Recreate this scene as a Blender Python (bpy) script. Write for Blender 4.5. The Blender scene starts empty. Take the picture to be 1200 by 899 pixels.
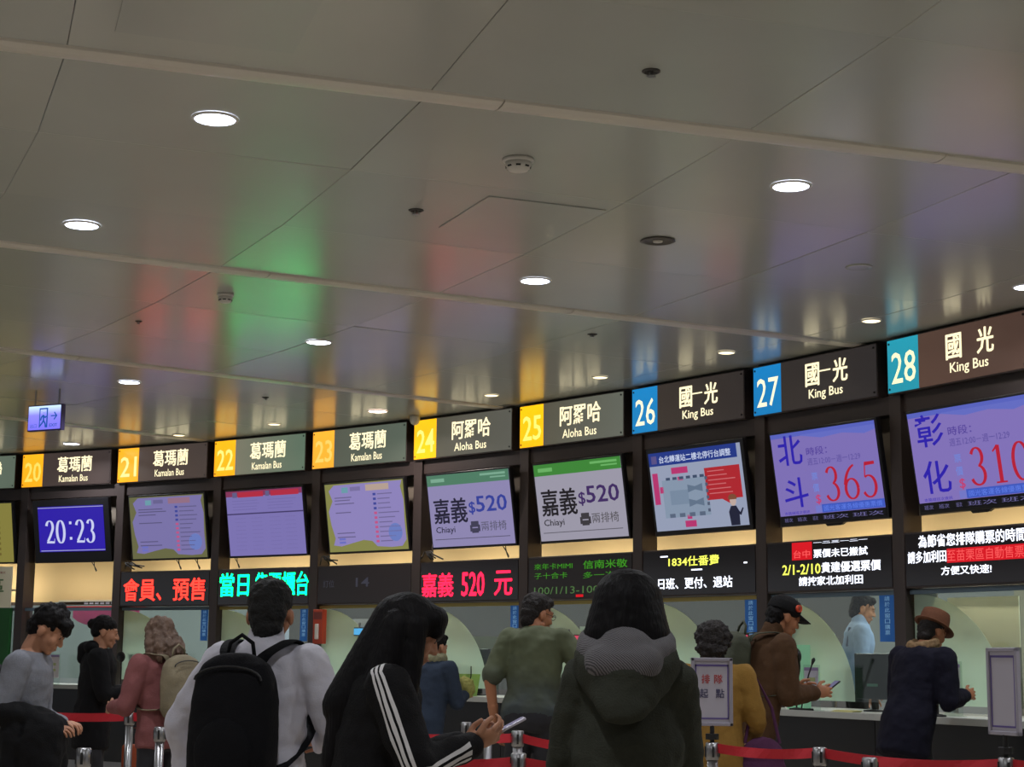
import bpy, bmesh, math, random
import numpy as np
from mathutils import Vector, Matrix, Euler, noise
PI = math.pi
random.seed(7)
SC = bpy.context.scene
COL = SC.collection

# ------------------------------------------------------------------ camera
PITCH, ROLL, FPX = 0.158646, 0.010966, 2000.0
EYE = Vector((0, 0, 1.385))
_F = Vector((0, math.cos(PITCH), math.sin(PITCH))); _R0 = Vector((1, 0, 0)); _U0 = _R0.cross(_F)
_R = _R0*math.cos(ROLL)+_U0*math.sin(ROLL); _U = -_R0*math.sin(ROLL)+_U0*math.cos(ROLL)
cd = bpy.data.cameras.new('camera'); cam = bpy.data.objects.new('camera', cd); COL.objects.link(cam)
cd.sensor_width = 36; cd.lens = FPX/1200*36; cd.clip_end = 200; cd.clip_start = .05
cam.matrix_world = Matrix((( _R.x, _U.x, -_F.x, EYE.x), (_R.y, _U.y, -_F.y, EYE.y), (_R.z, _U.z, -_F.z, EYE.z), (0, 0, 0, 1)))
SC.camera = cam
def at(px, py, d):                      # a point d metres ahead of the lens
    return EYE + (_F + _R*((px-600)/FPX) + _U*((449.5-py)/FPX))*d

# ------------------------------------------------------------------ world, exposure
w = bpy.data.worlds.new('hall'); SC.world = w; w.use_nodes = True
w.node_tree.nodes['Background'].inputs[0].default_value = (.88, .92, 1.0, 1)
w.node_tree.nodes['Background'].inputs[1].default_value = .42
SC.view_settings.view_transform = 'Standard'; SC.view_settings.look = 'None'
SC.view_settings.exposure = 0; SC.view_settings.gamma = 1
DOWN_W, OFFICE_W, COVE_W = 27.0, 24.0, 5.5

# ------------------------------------------------------------------ materials
def lin(c): 
    c = c/255; return c/12.92 if c <= .04045 else ((c+.055)/1.055)**2.4
def L3(c): return (lin(c[0]), lin(c[1]), lin(c[2]), 1)
MATS = {}
def mat(name, c, rough=.6, metal=0, noise_s=0, noise_a=.12, bump=0, bump_s=60, emis=None, es=0, spec=.5, coat=0, sheen=0, stretch=None):
    if name in MATS: return MATS[name]
    m = bpy.data.materials.new(name); m.use_nodes = True; nt = m.node_tree; b = nt.nodes['Principled BSDF']
    b.inputs['Base Color'].default_value = L3(c); b.inputs['Roughness'].default_value = rough; b.inputs['Metallic'].default_value = metal
    b.inputs['Specular IOR Level'].default_value = spec
    if coat: b.inputs['Coat Weight'].default_value = coat; b.inputs['Coat Roughness'].default_value = .08
    if sheen: b.inputs['Sheen Weight'].default_value = sheen
    if emis: b.inputs['Emission Color'].default_value = L3(emis); b.inputs['Emission Strength'].default_value = es
    if noise_s or bump:
        tc = nt.nodes.new('ShaderNodeTexCoord'); mp = nt.nodes.new('ShaderNodeMapping'); nt.links.new(tc.outputs['Object'], mp.inputs[0])
        if stretch: mp.inputs['Scale'].default_value = stretch
    if noise_s:
        n = nt.nodes.new('ShaderNodeTexNoise'); n.inputs['Scale'].default_value = noise_s; n.inputs['Detail'].default_value = 4
        nt.links.new(mp.outputs[0], n.inputs['Vector'])
        mx = nt.nodes.new('ShaderNodeMix'); mx.data_type = 'RGBA'
        a = L3(c); mx.inputs[6].default_value = tuple(v*(1-noise_a) for v in a[:3])+(1,); mx.inputs[7].default_value = tuple(min(1, v*(1+noise_a)) for v in a[:3])+(1,)
        nt.links.new(n.outputs[0], mx.inputs[0]); nt.links.new(mx.outputs[2], b.inputs['Base Color'])
    if bump:
        n2 = nt.nodes.new('ShaderNodeTexNoise'); n2.inputs['Scale'].default_value = bump_s; n2.inputs['Detail'].default_value = 3
        nt.links.new(mp.outputs[0], n2.inputs['Vector'])
        bp = nt.nodes.new('ShaderNodeBump'); bp.inputs['Strength'].default_value = bump; bp.inputs['Distance'].default_value = .01
        nt.links.new(n2.outputs[0], bp.inputs['Height']); nt.links.new(bp.outputs[0], b.inputs['Normal'])
    MATS[name] = m; return m
def glow(name, c, s=1.0, rough=.35):
    return mat(name, (8, 8, 8), rough, emis=c, es=s, spec=.3)
def pane_glass():
    m = bpy.data.materials.new('window_glass'); m.use_nodes = True; nt = m.node_tree; nt.nodes.clear()
    o = nt.nodes.new('ShaderNodeOutputMaterial'); t = nt.nodes.new('ShaderNodeBsdfTransparent'); g = nt.nodes.new('ShaderNodeBsdfGlossy')
    g.inputs['Roughness'].default_value = .02; t.inputs[0].default_value = (.88, .93, .9, 1)
    mx = nt.nodes.new('ShaderNodeMixShader'); mx.inputs[0].default_value = .05
    nt.links.new(t.outputs[0], mx.inputs[1]); nt.links.new(g.outputs[0], mx.inputs[2]); nt.links.new(mx.outputs[0], o.inputs[0])
    return m
def film(name, c, alpha):
    m = bpy.data.materials.new(name); m.use_nodes = True; nt = m.node_tree; nt.nodes.clear()
    o = nt.nodes.new('ShaderNodeOutputMaterial'); t = nt.nodes.new('ShaderNodeBsdfTransparent')
    d = nt.nodes.new('ShaderNodeBsdfDiffuse'); tl = nt.nodes.new('ShaderNodeBsdfTranslucent'); d.inputs[0].default_value = L3(c); tl.inputs[0].default_value = L3(c)
    a = nt.nodes.new('ShaderNodeMixShader'); a.inputs[0].default_value = .7; nt.links.new(d.outputs[0], a.inputs[1]); nt.links.new(tl.outputs[0], a.inputs[2])
    mx = nt.nodes.new('ShaderNodeMixShader'); mx.inputs[0].default_value = alpha
    nt.links.new(t.outputs[0], mx.inputs[1]); nt.links.new(a.outputs[0], mx.inputs[2]); nt.links.new(mx.outputs[0], o.inputs[0])
    return m

# ------------------------------------------------------------------ object helpers
def link(name, me, m=None, parent=None, loc=None, rot=None):
    o = bpy.data.objects.new(name, me); COL.objects.link(o)
    if m is not None and me is not None and len(me.materials) == 0: me.materials.append(m)
    if parent is not None: o.parent = parent
    if loc is not None: o.location = loc
    if rot is not None: o.rotation_euler = rot
    return o
def empty(name, loc=(0, 0, 0), rot=(0, 0, 0), label=None, cat=None, group=None, kind=None):
    o = bpy.data.objects.new(name, None); COL.objects.link(o); o.location = loc; o.rotation_euler = rot; o.empty_display_size = .1
    return tag(o, label, cat, group, kind)
def tag(o, label=None, cat=None, group=None, kind=None):
    if label: o['label'] = label
    if cat: o['category'] = cat
    if group: o['group'] = group
    if kind: o['kind'] = kind
    return o
class MB:
    def __init__(s): s.v = []; s.f = []
    def add(s, vs, fs):
        n = len(s.v); s.v += [tuple(v) for v in vs]; s.f += [tuple(i+n for i in f) for f in fs]; return s
    def box(s, x0, x1, y0, y1, z0, z1, b=0):
        if b <= 0:
            vs = [(x, y, z) for z in (z0, z1) for y in (y0, y1) for x in (x0, x1)]
            return s.add(vs, [(0, 2, 3, 1), (4, 5, 7, 6), (0, 1, 5, 4), (2, 6, 7, 3), (0, 4, 6, 2), (1, 3, 7, 5)])
        bm = bmesh.new(); bmesh.ops.create_cube(bm, size=1)
        bmesh.ops.scale(bm, vec=(x1-x0, y1-y0, z1-z0), verts=bm.verts); bmesh.ops.translate(bm, vec=((x0+x1)/2, (y0+y1)/2, (z0+z1)/2), verts=bm.verts)
        bmesh.ops.bevel(bm, geom=bm.edges[:], offset=b, segments=2, affect='EDGES', profile=.5)
        bm.verts.index_update(); s.add([v.co[:] for v in bm.verts], [[v.index for v in f.verts] for f in bm.faces]); bm.free(); return s
    def lathe(s, prof, n=20, c=(0, 0, 0)):      # prof: (radius, z)
        vs = []; fs = []
        for r, z in prof:
            for k in range(n): a = 2*PI*k/n; vs.append((c[0]+r*math.cos(a), c[1]+r*math.sin(a), c[2]+z))
        for i in range(len(prof)-1):
            for k in range(n): k2 = (k+1) % n; fs.append((i*n+k, i*n+k2, (i+1)*n+k2, (i+1)*n+k))
        fs.append(tuple(reversed(range(n)))); fs.append(tuple((len(prof)-1)*n+k for k in range(n)))
        return s.add(vs, fs)
    def tube(s, pts, r, n=8, rs=None):
        pts = [Vector(p) for p in pts]; vs = []; fs = []; up = None
        for i, p in enumerate(pts):
            d = (pts[min(i+1, len(pts)-1)]-pts[max(i-1, 0)]).normalized()
            if up is None: up = Vector((0, 0, 1)) if abs(d.z) < .9 else Vector((1, 0, 0))
            a = d.cross(up).normalized(); up = a.cross(d).normalized(); rr = rs[i] if rs else r
            for k in range(n): t = 2*PI*k/n; vs.append(p+a*math.cos(t)*rr+up*math.sin(t)*rr)
        for i in range(len(pts)-1):
            for k in range(n): k2 = (k+1) % n; fs.append((i*n+k, i*n+k2, (i+1)*n+k2, (i+1)*n+k))
        fs.append(tuple(reversed(range(n)))); fs.append(tuple((len(pts)-1)*n+k for k in range(n)))
        return s.add(vs, fs)
    def prism(s, poly, y0, y1):                 # poly in x,z ; thickness along y
        n = len(poly); vs = [(x, y0, z) for x, z in poly]+[(x, y1, z) for x, z in poly]
        fs = [tuple(range(n)), tuple(reversed(range(n, 2*n)))]+[(i, i+n, (i+1) % n+n, (i+1) % n) for i in range(n)]
        return s.add(vs, fs)
    def mesh(s, name, smooth=False):
        me = bpy.data.meshes.new(name); me.from_pydata(s.v, [], s.f)
        bm = bmesh.new(); bm.from_mesh(me); bmesh.ops.recalc_face_normals(bm, faces=bm.faces); bm.to_mesh(me); bm.free()
        if smooth: me.polygons.foreach_set('use_smooth', [True]*len(me.polygons))
        return me
    def build(s, name, m, parent=None, loc=None, rot=None, smooth=False):
        return link(name, s.mesh(name, smooth), m, parent, loc, rot)
def box(name, m, parent, x0, x1, y0, y1, z0, z1, b=0): return MB().box(x0, x1, y0, y1, z0, z1, b).build(name, m, parent)
def evaluated(o):
    dg = bpy.context.evaluated_depsgraph_get(); dg.update(); return bpy.data.meshes.new_from_object(o.evaluated_get(dg))

TXT = {}
def text_mesh(s, bold, res=2, spacing=1):
    k = (s, bold, spacing)
    if k in TXT: return TXT[k]
    c = bpy.data.curves.new('lettering', 'FONT'); c.body = s; c.size = 1; c.offset = bold; c.resolution_u = res; c.fill_mode = 'FRONT'; c.extrude = 0; c.space_character = spacing
    o = bpy.data.objects.new('lettering', c); COL.objects.link(o); me = evaluated(o)
    bpy.data.objects.remove(o); bpy.data.curves.remove(c)
    n = len(me.vertices); co = np.zeros(n*3); me.vertices.foreach_get('co', co); co = co.reshape(-1, 3)
    fs = [tuple(p.vertices) for p in me.polygons]; bpy.data.meshes.remove(me)
    mn = co.min(0); mx = co.max(0); co = (co-mn)/np.maximum(mx-mn, 1e-6)
    TXT[k] = (co, fs, (mx-mn)[0]/(mx-mn)[1]); return TXT[k]
def txt(parent, s, x0, x1, z0, z1, y, m, bold=.01, name='lettering', spacing=1):
    co, fs, asp = text_mesh(s, min(bold, .004), 2, spacing)
    hx = bold*.8*(z1-z0)/(1 if len(s) else 1); vs = []; f2 = []
    for k, (sx_, sz_) in enumerate(((0, 0),) if bold <= .006 else ((-1, 0), (1, 0), (0, 1), (0, -1))):
        n = len(vs); vs += [(x0+hx+a[0]*(x1-x0-2*hx)+sx_*hx, y-k*.00012, z0+hx*.5+a[1]*(z1-z0-hx)+sz_*hx*.5) for a in co]; f2 += [tuple(q+n for q in f) for f in fs]
    fs = f2
    me = bpy.data.meshes.new(name); me.from_pydata(vs, [], fs)
    return link(name, me, m, parent)
def stroke_glyph(mb, pts, wf, y):               # serif digit: polyline with changing width
    P = [Vector((p[0], 0, p[1])) for p in pts]; n = len(P); L = []; Rr = []
    for i, p in enumerate(P):
        d = (P[min(i+1, n-1)]-P[max(i-1, 0)]).normalized(); nn = Vector((-d.z, 0, d.x)); wd = wf[i]/2
        L.append(p+nn*wd); Rr.append(p-nn*wd)
    vs = [(v.x, y, v.z) for v in L+Rr]; mb.add(vs, [(i, i+1, n+i+1, n+i) for i in range(n-1)])
def arcp(cx, cz, rx, rz, a0, a1, n=14):
    return [(cx+rx*math.cos(math.radians(a0+(a1-a0)*i/n)), cz+rz*math.sin(math.radians(a0+(a1-a0)*i/n))) for i in range(n+1)]
def serif_digit(mb, ch, x, z, wd, h, y, T=.15, t=.05):
    def put(pts, wf): stroke_glyph(mb, [(x+p[0]*wd, z+p[1]*h) for p in pts], [q*wd*1.3 for q in wf], y)
    def mod(pts): # thick on vertical runs
        out = []
        for i in range(len(pts)):
            a = pts[max(i-1, 0)]; b = pts[min(i+1, len(pts)-1)]; dx = abs(b[0]-a[0])*wd; dz = abs(b[1]-a[1])*h; k = dz/(math.hypot(dx, dz)+1e-9); out.append(t+(T-t)*k**1.5)
        return out
    if ch == '0': p = arcp(.5, .5, .38, .47, 0, 360, 28); put(p, mod(p))
    elif ch == '2':
        p = arcp(.45, .72, .33, .25, 170, -40, 16)+[(.5, .35), (.2, .1)]; put(p, mod(p)); put([(.1, .06), (.5, .07), (.9, .06)], [.1, .14, .12]); put([(.88, .05), (.93, .22)], [.06, .03])
    elif ch == '3':
        p = arcp(.45, .74, .28, .23, 160, -70, 14); put(p, mod(p)); q = arcp(.42, .27, .36, .25, 80, -160, 16); put(q, mod(q))
    elif ch == '6':
        p = arcp(.5, .3, .36, .28, 0, 360, 24); put(p, mod(p)); q = arcp(.95, .3, .83, .68, 170, 105, 12); put(q, mod(q))
    elif ch == '5':
        put([(.28, .95), (.85, .96)], [.12, .1]); put([(.3, .97), (.22, .58)], [.05, .05]); q = arcp(.42, .32, .38, .3, 120, -150, 18); put(q, mod(q))
    elif ch == '1':
        put([(.5, .03), (.5, .97)], [.15, .15]); put([(.22, .82), (.5, .96)], [.05, .09]); put([(.22, .03), (.78, .03)], [.05, .05])
    elif ch == ':':
        for zz in (.25, .75): put([(.38, zz), (.62, zz)], [.2, .2])
def serif(parent, s, x0, x1, z0, z1, y, m, T=.15, t=.05):
    mb = MB(); n = len(s); wd = (x1-x0)/n
    for i, c in enumerate(s): serif_digit(mb, c, x0+i*wd+wd*.04, z0, wd*.92, z1-z0, y, T, t)
    me = bpy.data.meshes.new('lettering'); me.from_pydata(mb.v, [], mb.f); return link('lettering', me, m, parent)

# ------------------------------------------------------------------ the curved row of bays
BAY = 1.6
def wall_dir(j): a = .783501+.0710101*(j-4); return Vector((math.cos(a), -math.sin(a), 0))
def post(i):
    P = Vector((-.6264402*BAY, 11.40552*BAY, 0))
    if i >= 4:
        for j in range(4, i): P = P+wall_dir(j)*BAY
    else:
        for j in range(3, i-1, -1): P = P-wall_dir(j)*BAY
    return P
def bay_rot(i): d = wall_dir(i); return math.atan2(d.y, d.x)
def bay_empty(name, i, x=0, y=0, z=0, rz=0, **k):    # local x along the wall, local y into the wall
    d = wall_dir(i); n = Vector((-d.y, d.x, 0)); p = post(i)+d*x+n*y; p.z = z
    return empty(name, p, (0, 0, bay_rot(i)+rz), **k)
ZCEIL = 3.905
FIRST, LAST = -2, 11

WHERE = {-2: 'past the left edge beyond the olive screen', -1: 'at the left edge under the olive screen', 0: 'under the blue clock screen', 1: 'under the red-lettered board', 2: 'under the bright green lettered board', 3: 'under the unlit board',
 4: 'under the pink-red lettered board', 5: 'under the dim green lettered board', 6: 'under the floor map screen', 7: 'under the fully visible lavender fare screen', 8: 'under the fare screen cut by the right edge', 9: 'past the right edge of the picture', 10: 'second past the right edge', 11: 'third past the right edge'}
M_dark = mat('dark_bronze_frame', (66, 57, 55), .38, metal=.2, noise_s=3, noise_a=.1)
M_black = mat('black_gloss_plastic', (12, 12, 14), .3)
M_blackm = mat('black_matte', (18, 18, 20), .6)
M_steel = mat('brushed_steel', (150, 150, 152), .3, metal=.9, noise_s=40, noise_a=.08, stretch=(1, 1, .05))
M_white = mat('white_plastic', (205, 203, 198), .45)
M_red = mat('red_belt_webbing', (190, 22, 40), .6, bump=.3, bump_s=300)
M_cream = mat('cream_painted_board', (228, 206, 160), .7, noise_s=2, noise_a=.05)
M_office = [mat('office_wall_paint_'+n, c, .75, noise_s=1.5, noise_a=.06) for n, c in (('cool', (140, 150, 156)), ('dim', (88, 86, 90)), ('grey', (128, 132, 136)), ('cream', (150, 146, 130)))]
M_tile = mat('polished_floor_tile', (190, 178, 160), .3, noise_s=2, noise_a=.15)
M_glass = pane_glass(); M_film = film('frosted_film', (222, 236, 224), .78)

# ------------------------------------------------------------------ floor, ceiling
fl = MB().box(-32, 22, -14, 34, -.2, 0).build('floor', M_tile); tag(fl, kind='structure')
ceil = MB().box(-32, 22, -14, 34, ZCEIL+.03, ZCEIL+.25).build('ceiling', mat('ceiling_void', (135, 130, 120), .8)); tag(ceil, kind='structure')
bw = MB().box(-32, 22, -14.2, -14, 0, ZCEIL).build('wall_back', mat('hall_wall', (150, 142, 130), .6, noise_s=1)); tag(bw, kind='structure')
M_ceil = mat('satin_aluminium_ceiling', (176, 178, 172), .20, metal=0, noise_s=1.2, noise_a=.05, bump=.03, bump_s=3, spec=.85)
M_ceil2 = mat('satin_aluminium_ceiling_dull', (172, 175, 170), .23, metal=0, noise_s=1.5, noise_a=.06, bump=.035, bump_s=2.5, spec=.85)
M_strip = mat('ceiling_cover_strip', (205, 200, 190), .35)
CC = Vector((-25.0, -1.1, 0)); DA = math.radians(2.885)
A0 = math.radians(19.2); R0c = 24.45; DR = 1.6
pm = {}
for ri in range(-6, 14):
    r0, r1 = R0c+ri*DR, R0c+(ri+1)*DR; g = .0014
    for ai in range(-8, 17):
        a = A0+ai*DA; c = CC+Vector((math.cos(a+DA/2), math.sin(a+DA/2), 0))*(r0+DR/2)
        if c.x < -11 or c.x > 7 or c.y < 2.5 or c.y > 26: continue
        rel = c-post(4)
        key = (ri, (ai*5+ri*3) % 2)
        if key not in pm:
            h = DA/2; mb = MB(); vs = []
            for z, ins in ((0, .003), (.002, 0), (.02, 0)):
                for (rr, sgn) in ((r0, -1), (r0, 1), (r1, 1), (r1, -1)):
                    rg = rr+(g+ins)*(1 if rr == r0 else -1); hh = h-(g+ins)/rg
                    vs.append((rg*math.cos(sgn*hh)-(r0+DR/2), rg*math.sin(sgn*hh), z))
            mb.add(vs, [(3, 2, 1, 0)]+[(q*4+k, q*4+(k+1) % 4, q*4+4+(k+1) % 4, q*4+4+k) for q in (0, 1) for k in range(4)]+[(8, 9, 10, 11)])
            me = mb.mesh('ceiling_panel'); me.materials.append(M_ceil if key[1] else M_ceil2); pm[key] = me
        o = link('ceiling_panel', pm[key], None, ceil)
        o.location = (c.x, c.y, ZCEIL+random.uniform(-.0008, .0008)); o.rotation_euler = (random.uniform(-.0016, .0016), random.uniform(-.0016, .0016), a+DA/2)
for k in (-3, 0, 3, 6, 9):                    # raised cover strips every third joint
    a = A0+k*DA; d = Vector((math.cos(a), math.sin(a), 0))
    for q in range(8):
        ra, rb = 17+q*2.35, 17+(q+1)*2.35-.006
        pr = [(-.075, 0), (-.068, -.012), (-.02, -.02), (.02, -.02), (.068, -.012), (.075, 0)]
        mb = MB(); vs = [(ra, y, z) for y, z in pr]+[(rb, y, z) for y, z in pr]; n = 6
        mb.add(vs, [(i, (i+1) % n, n+(i+1) % n, n+i) for i in range(n)]+[tuple(range(n)), tuple(range(n, 2*n))])
        mb.build('cover_strip', M_strip, ceil, (CC.x, CC.y, ZCEIL+.001), (0, 0, a))
def hatch(ra, rb, aa, ab, proud=.006):
    t = .014; am = (aa+ab)/2
    mb = MB(); 
    def W(r, a, z): return (r*math.cos(a), r*math.sin(a), z)
    h = MB(); h.add([W(ra, aa, 0), W(rb, aa, 0), W(rb, ab, 0), W(ra, ab, 0), W(ra, aa, -proud), W(rb, aa, -proud), W(rb, ab, -proud), W(ra, ab, -proud)],
        [(0, 1, 2, 3), (7, 6, 5, 4), (0, 4, 5, 1), (1, 5, 6, 2), (2, 6, 7, 3), (3, 7, 4, 0)])
    return h.build('access_hatch', M_ceil2, ceil, (CC.x, CC.y, ZCEIL))
hatch(24.62, 25.36, math.radians(16.8), math.radians(18.45)); hatch(26.9, 27.62, math.radians(22.45), math.radians(24.1))

# ------------------------------------------------------------------ ceiling fittings
M_lens = glow('white_lamp_lens', (225, 232, 255), 9); M_lensw = glow('warm_lamp_lens', (255, 236, 190), 2.2); M_lenso = glow('peach_lamp_lens', (255, 225, 205), 7)
def downlight(x, y, r, kind, label, power, group):
    e = empty('ceiling_downlight', (x, y, ZCEIL), label=label, cat='ceiling light', group=group)
    prof = [(r*.96, -.002), (r*.98, -.010), (r*1.06, -.008), (r*1.12, -.001)]
    n = 28; vs = []; fs = []
    for rr, z in prof:
        for k in range(n): vs.append((rr*math.cos(2*PI*k/n), rr*math.sin(2*PI*k/n), z))
    for i in range(3):
        for k in range(n): fs.append((i*n+k, i*n+(k+1) % n, (i+1)*n+(k+1) % n, (i+1)*n+k))
    MB().add(vs, fs).build('trim_ring', M_white, e, smooth=True)
    MB().lathe([(r*.2, -.012), (r*.8, -.011), (r*.97, -.007), (r*.97, .0)], 28).build('lens', {'w': M_lens, 's': M_lensw, 'o': M_lenso}[kind], e, smooth=True)
    ld = bpy.data.lights.new('lamp', 'AREA'); ld.shape = 'DISK'; ld.size = r*1.7; ld.energy = power; ld.spread = math.radians(150)
    ld.color = (1, .9, .76) if kind == 's' else ((1, .9, .85) if kind == 'o' else (.93, .95, 1))
    lo = bpy.data.objects.new('lamp', ld); COL.objects.link(lo); lo.parent = e; lo.location = (0, 0, -.02)
    return e
BIG = [(-1.43, 7.84, 'w', 'largest white ceiling downlight, upper left of the ceiling'), (-2.58, 9.92, 'w', 'white ceiling downlight left of the red reflection, nearest the left edge'),
 (.15, 11.31, 'w', 'white ceiling downlight near the middle of the ceiling, below the smoke detector'), (1.49, 8.9, 'w', 'white ceiling downlight on the upper right of the ceiling'),
 (-1.58, 13.7, 'w', 'white ceiling downlight beside the green reflection, above sign 23'), (-3.61, 15.9, 'w', 'white ceiling downlight above sign 21'),
 (-5.39, 20.77, 'w', 'far white ceiling downlight just above sign 20'), (-1.4, 17.66, 'o', 'peach-tinted ceiling downlight just above sign 23'), (3.5, 11.33, 'w', 'white ceiling downlight cut by the right edge above sign 28')]
for x, y, k, lb in BIG: downlight(x, y, .1, k, lb, DOWN_W, None)
SMALL = [(-2.63, 18.76, 'above the bright green letters'), (-3.89, 19.82, 'above the red letters'), (-.2, 16.46, 'above the sign with the pink-red board'), (.8, 15.31, 'above the sign with the dim green board'), (1.78, 13.97, 'above the sign of the floor map screen'), (2.69, 12.56, 'above the sign of the fully visible fare screen')]
for x, y, n in SMALL: downlight(x, y, .07, 's', 'small warm recessed downlight '+n, 3.0, 'small recessed downlights along the sign row')
for (x, y) in [(-4.2, 5.2), (-.6, 3.8), (3.4, 5.5), (-6, 8.5), (-2.2, 0), (2.4, 1), (4.0, 7.2), (-6.5, 13), (-6, 2), (0, -3.5), (5, -2), (-5, -4)]:
    downlight(x, y, .1, 'w', 'white round downlight of the hall ceiling, out of view', DOWN_W, 'hall downlights outside the picture')
def smoke(x, y, r, label):
    e = empty('smoke_detector', (x, y, ZCEIL), label=label, cat='smoke detector')
    MB().lathe([(r, 0), (r, -.014), (r*.92, -.02)], 24).build('base', M_white, e, smooth=True)
    MB().lathe([(r*.86, -.016), (r*.8, -.045), (r*.6, -.062), (r*.2, -.068)], 24).build('dome', M_white, e, smooth=True)
    for k in range(8):
        a = k*PI/4; c, s_ = math.cos(a), math.sin(a); o = box('vent_slot', M_blackm, e, -.012, .012, -.004, .004, -.004, .004); o.location = (r*.76*c, r*.76*s_, -.046); o.rotation_euler = (0, 0, a+PI/2)
smoke(.02, 8.46, .081, 'large white smoke detector in the middle of the ceiling'); smoke(-2.04, 11.87, .058, 'small smoke detector between the red and green reflections')
def sprinkler(x, y, r, label, dark=True):
    e = empty('sprinkler', (x, y, ZCEIL), label=label, cat='sprinkler')
    MB().lathe([(r, 0), (r, -.004), (r*.75, -.008), (r*.7, -.002)], 20).build('escutcheon', mat('grey_escutcheon', (60, 58, 56) if dark else (125, 120, 112), .5) if dark else M_strip, e, smooth=True)
    MB().lathe([(r*.25, 0), (r*.25, -.02), (r*.5, -.022), (r*.5, -.026)], 12).build('head', M_steel, e)
for x, y, r, lb in [(.59, 7.11, .041, 'small round sprinkler at the top of the ceiling, right of centre'), (-.56, 9.5, .044, 'small round sprinkler left below the large smoke detector'),
 (-2.88, 12.91, .027, 'tiny sprinkler in the red reflection'), (.63, 13.24, .04, 'small round sprinkler above the vivid green-barred screen'), (-2.45, 16.79, .034, 'small round sprinkler above the red-tabbed screen')]: sprinkler(x, y, r, lb)
sp = empty('ceiling_speaker', (.88, 10.15, ZCEIL), label='dark-rimmed round ceiling speaker right of the middle downlight', cat='speaker')
MB().lathe([(.1, 0), (.108, -.008), (.085, -.012), (.08, -.003)], 28).build('ring', mat('grey_ring', (88, 85, 80), .5), sp, smooth=True); MB().lathe([(.03, 0), (.03, -.012), (.01, -.016)], 16).build('cone', M_white, sp, smooth=True)
s2 = empty('ceiling_speaker', (2.24, 10.8, ZCEIL), label='faint flush round ceiling plate above signs 27 and 28', cat='speaker')
MB().lathe([(.088, 0), (.086, -.007), (.06, -.009)], 28).build('ring', M_ceil2, s2, smooth=True)
dc = empty('dome_camera', (-1.03, 18.0, ZCEIL), label='small cream dome camera at the ceiling between signs 23 and 24', cat='camera')
MB().lathe([(.05, 0), (.055, -.02), (.055, -.05), (.04, -.085), (.015, -.1)], 18).build('dome', M_white, dc, smooth=True)

# exit sign hung from the ceiling
pe = at(54, 489, 16.6)
ex = empty('exit_sign', (pe.x, pe.y, 3.50), (0, 0, math.radians(-27)), label='lit lavender exit sign with running figure and arrow, hung above sign 20', cat='exit sign')
box('casing', mat('sign_casing', (70, 62, 110), .4), ex, -.215, .215, -.02, .03, 0, .255, .004)
m = bpy.data.materials.new('exit_face'); m.use_nodes = True; nt = m.node_tree; b = nt.nodes['Principled BSDF']; b.inputs['Base Color'].default_value = (.02, .02, .02, 1)
tc = nt.nodes.new('ShaderNodeTexCoord'); sx = nt.nodes.new('ShaderNodeSeparateXYZ'); cr = nt.nodes.new('ShaderNodeValToRGB'); mp = nt.nodes.new('ShaderNodeMapRange'); mp.inputs[1].default_value = .02; mp.inputs[2].default_value = .245
nt.links.new(tc.outputs['Object'], sx.inputs[0]); nt.links.new(sx.outputs[2], mp.inputs[0]); nt.links.new(mp.outputs[0], cr.inputs[0]); nt.links.new(cr.outputs[0], b.inputs['Emission Color']); b.inputs['Emission Strength'].default_value = 1.25
cr.color_ramp.elements[0].color = L3((120, 112, 235)); cr.color_ramp.elements[1].color = L3((205, 235, 255)); e_ = cr.color_ramp.elements.new(.6); e_.color = L3((135, 130, 245))
MATS['exit_face'] = m
box('lit_face', m, ex, -.2, .2, -.026, -.02, .012, .243)
Mb = glow('exit_blue', (30, 95, 190), .8)
box('door_symbol', Mb, ex, -.06, .045, -.029, -.0262, .03, .222); box('door_opening', m, ex, -.046, .031, -.031, -.0292, .03, .208)
rn = MB()
for pl in ([(-.005, .14), (.0, .1)], [(0, .1), (.022, .065), (.028, .03)], [(0, .1), (-.02, .07), (-.046, .045)], [(-.005, .15), (.02, .125), (.032, .14)], [(-.005, .15), (-.03, .13), (-.036, .1)]): rn.tube([(x, -.0315, z) for x, z in pl], .008, 6)
rn.lathe([(.014, -.001), (.014, .001)], 12, (.004, -.0315, .172)); rn.build('running_figure', Mb, ex)
ar = MB().box(.085, .15, -.029, -.0262, .135, .146); ar.prism([(.13, .18), (.165, .14), (.13, .1), (.122, .108), (.15, .14), (.122, .172)], -.029, -.0262); ar.build('arrow', Mb, ex)
txt(ex, 'EXIT', .07, .17, .035, .065, -.0285, Mb, .03); txt(ex, '出口', -.17, -.09, .03, .07, -.0285, Mb, .0)
for x in (-.15, .15): box('hanger', M_steel, ex, x-.006, x+.006, .0, .012, .25, ZCEIL-3.50)

# ------------------------------------------------------------------ posts, headers, windows
def trim_box(name, i, x0, x1, y0, y1, z0, z1, m=M_dark, b=.004):
    e = MB().box(x0, x1, y0, y1, z0, z1, b).build(name, m); p = post(i); e.location = (p.x, p.y, 0); e.rotation_euler = (0, 0, bay_rot(i)); tag(e, kind='structure'); return e
tn = 1
for i in range(FIRST, LAST+1):
    trim_box('trim_%d' % tn, i, -.03, .10, -.03, .16, 0, 3.45); tn += 1
    trim_box('trim_%d' % tn, i, .10, BAY-.03, .0, .12, 3.30, 3.45); tn += 1            # header rail below the sign
    trim_box('trim_%d' % tn, i, -.03, BAY-.03, .05, .2, 3.45, ZCEIL+.03, mat('dark_header', (38, 33, 33), .5)); tn += 1
M_alu = mat('counter_edge', (165, 168, 165), .4)
M_bback = mat('grey_beige_board', (120, 110, 98), .7)
M_desk = mat('desk_laminate', (190, 192, 188), .4)
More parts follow.
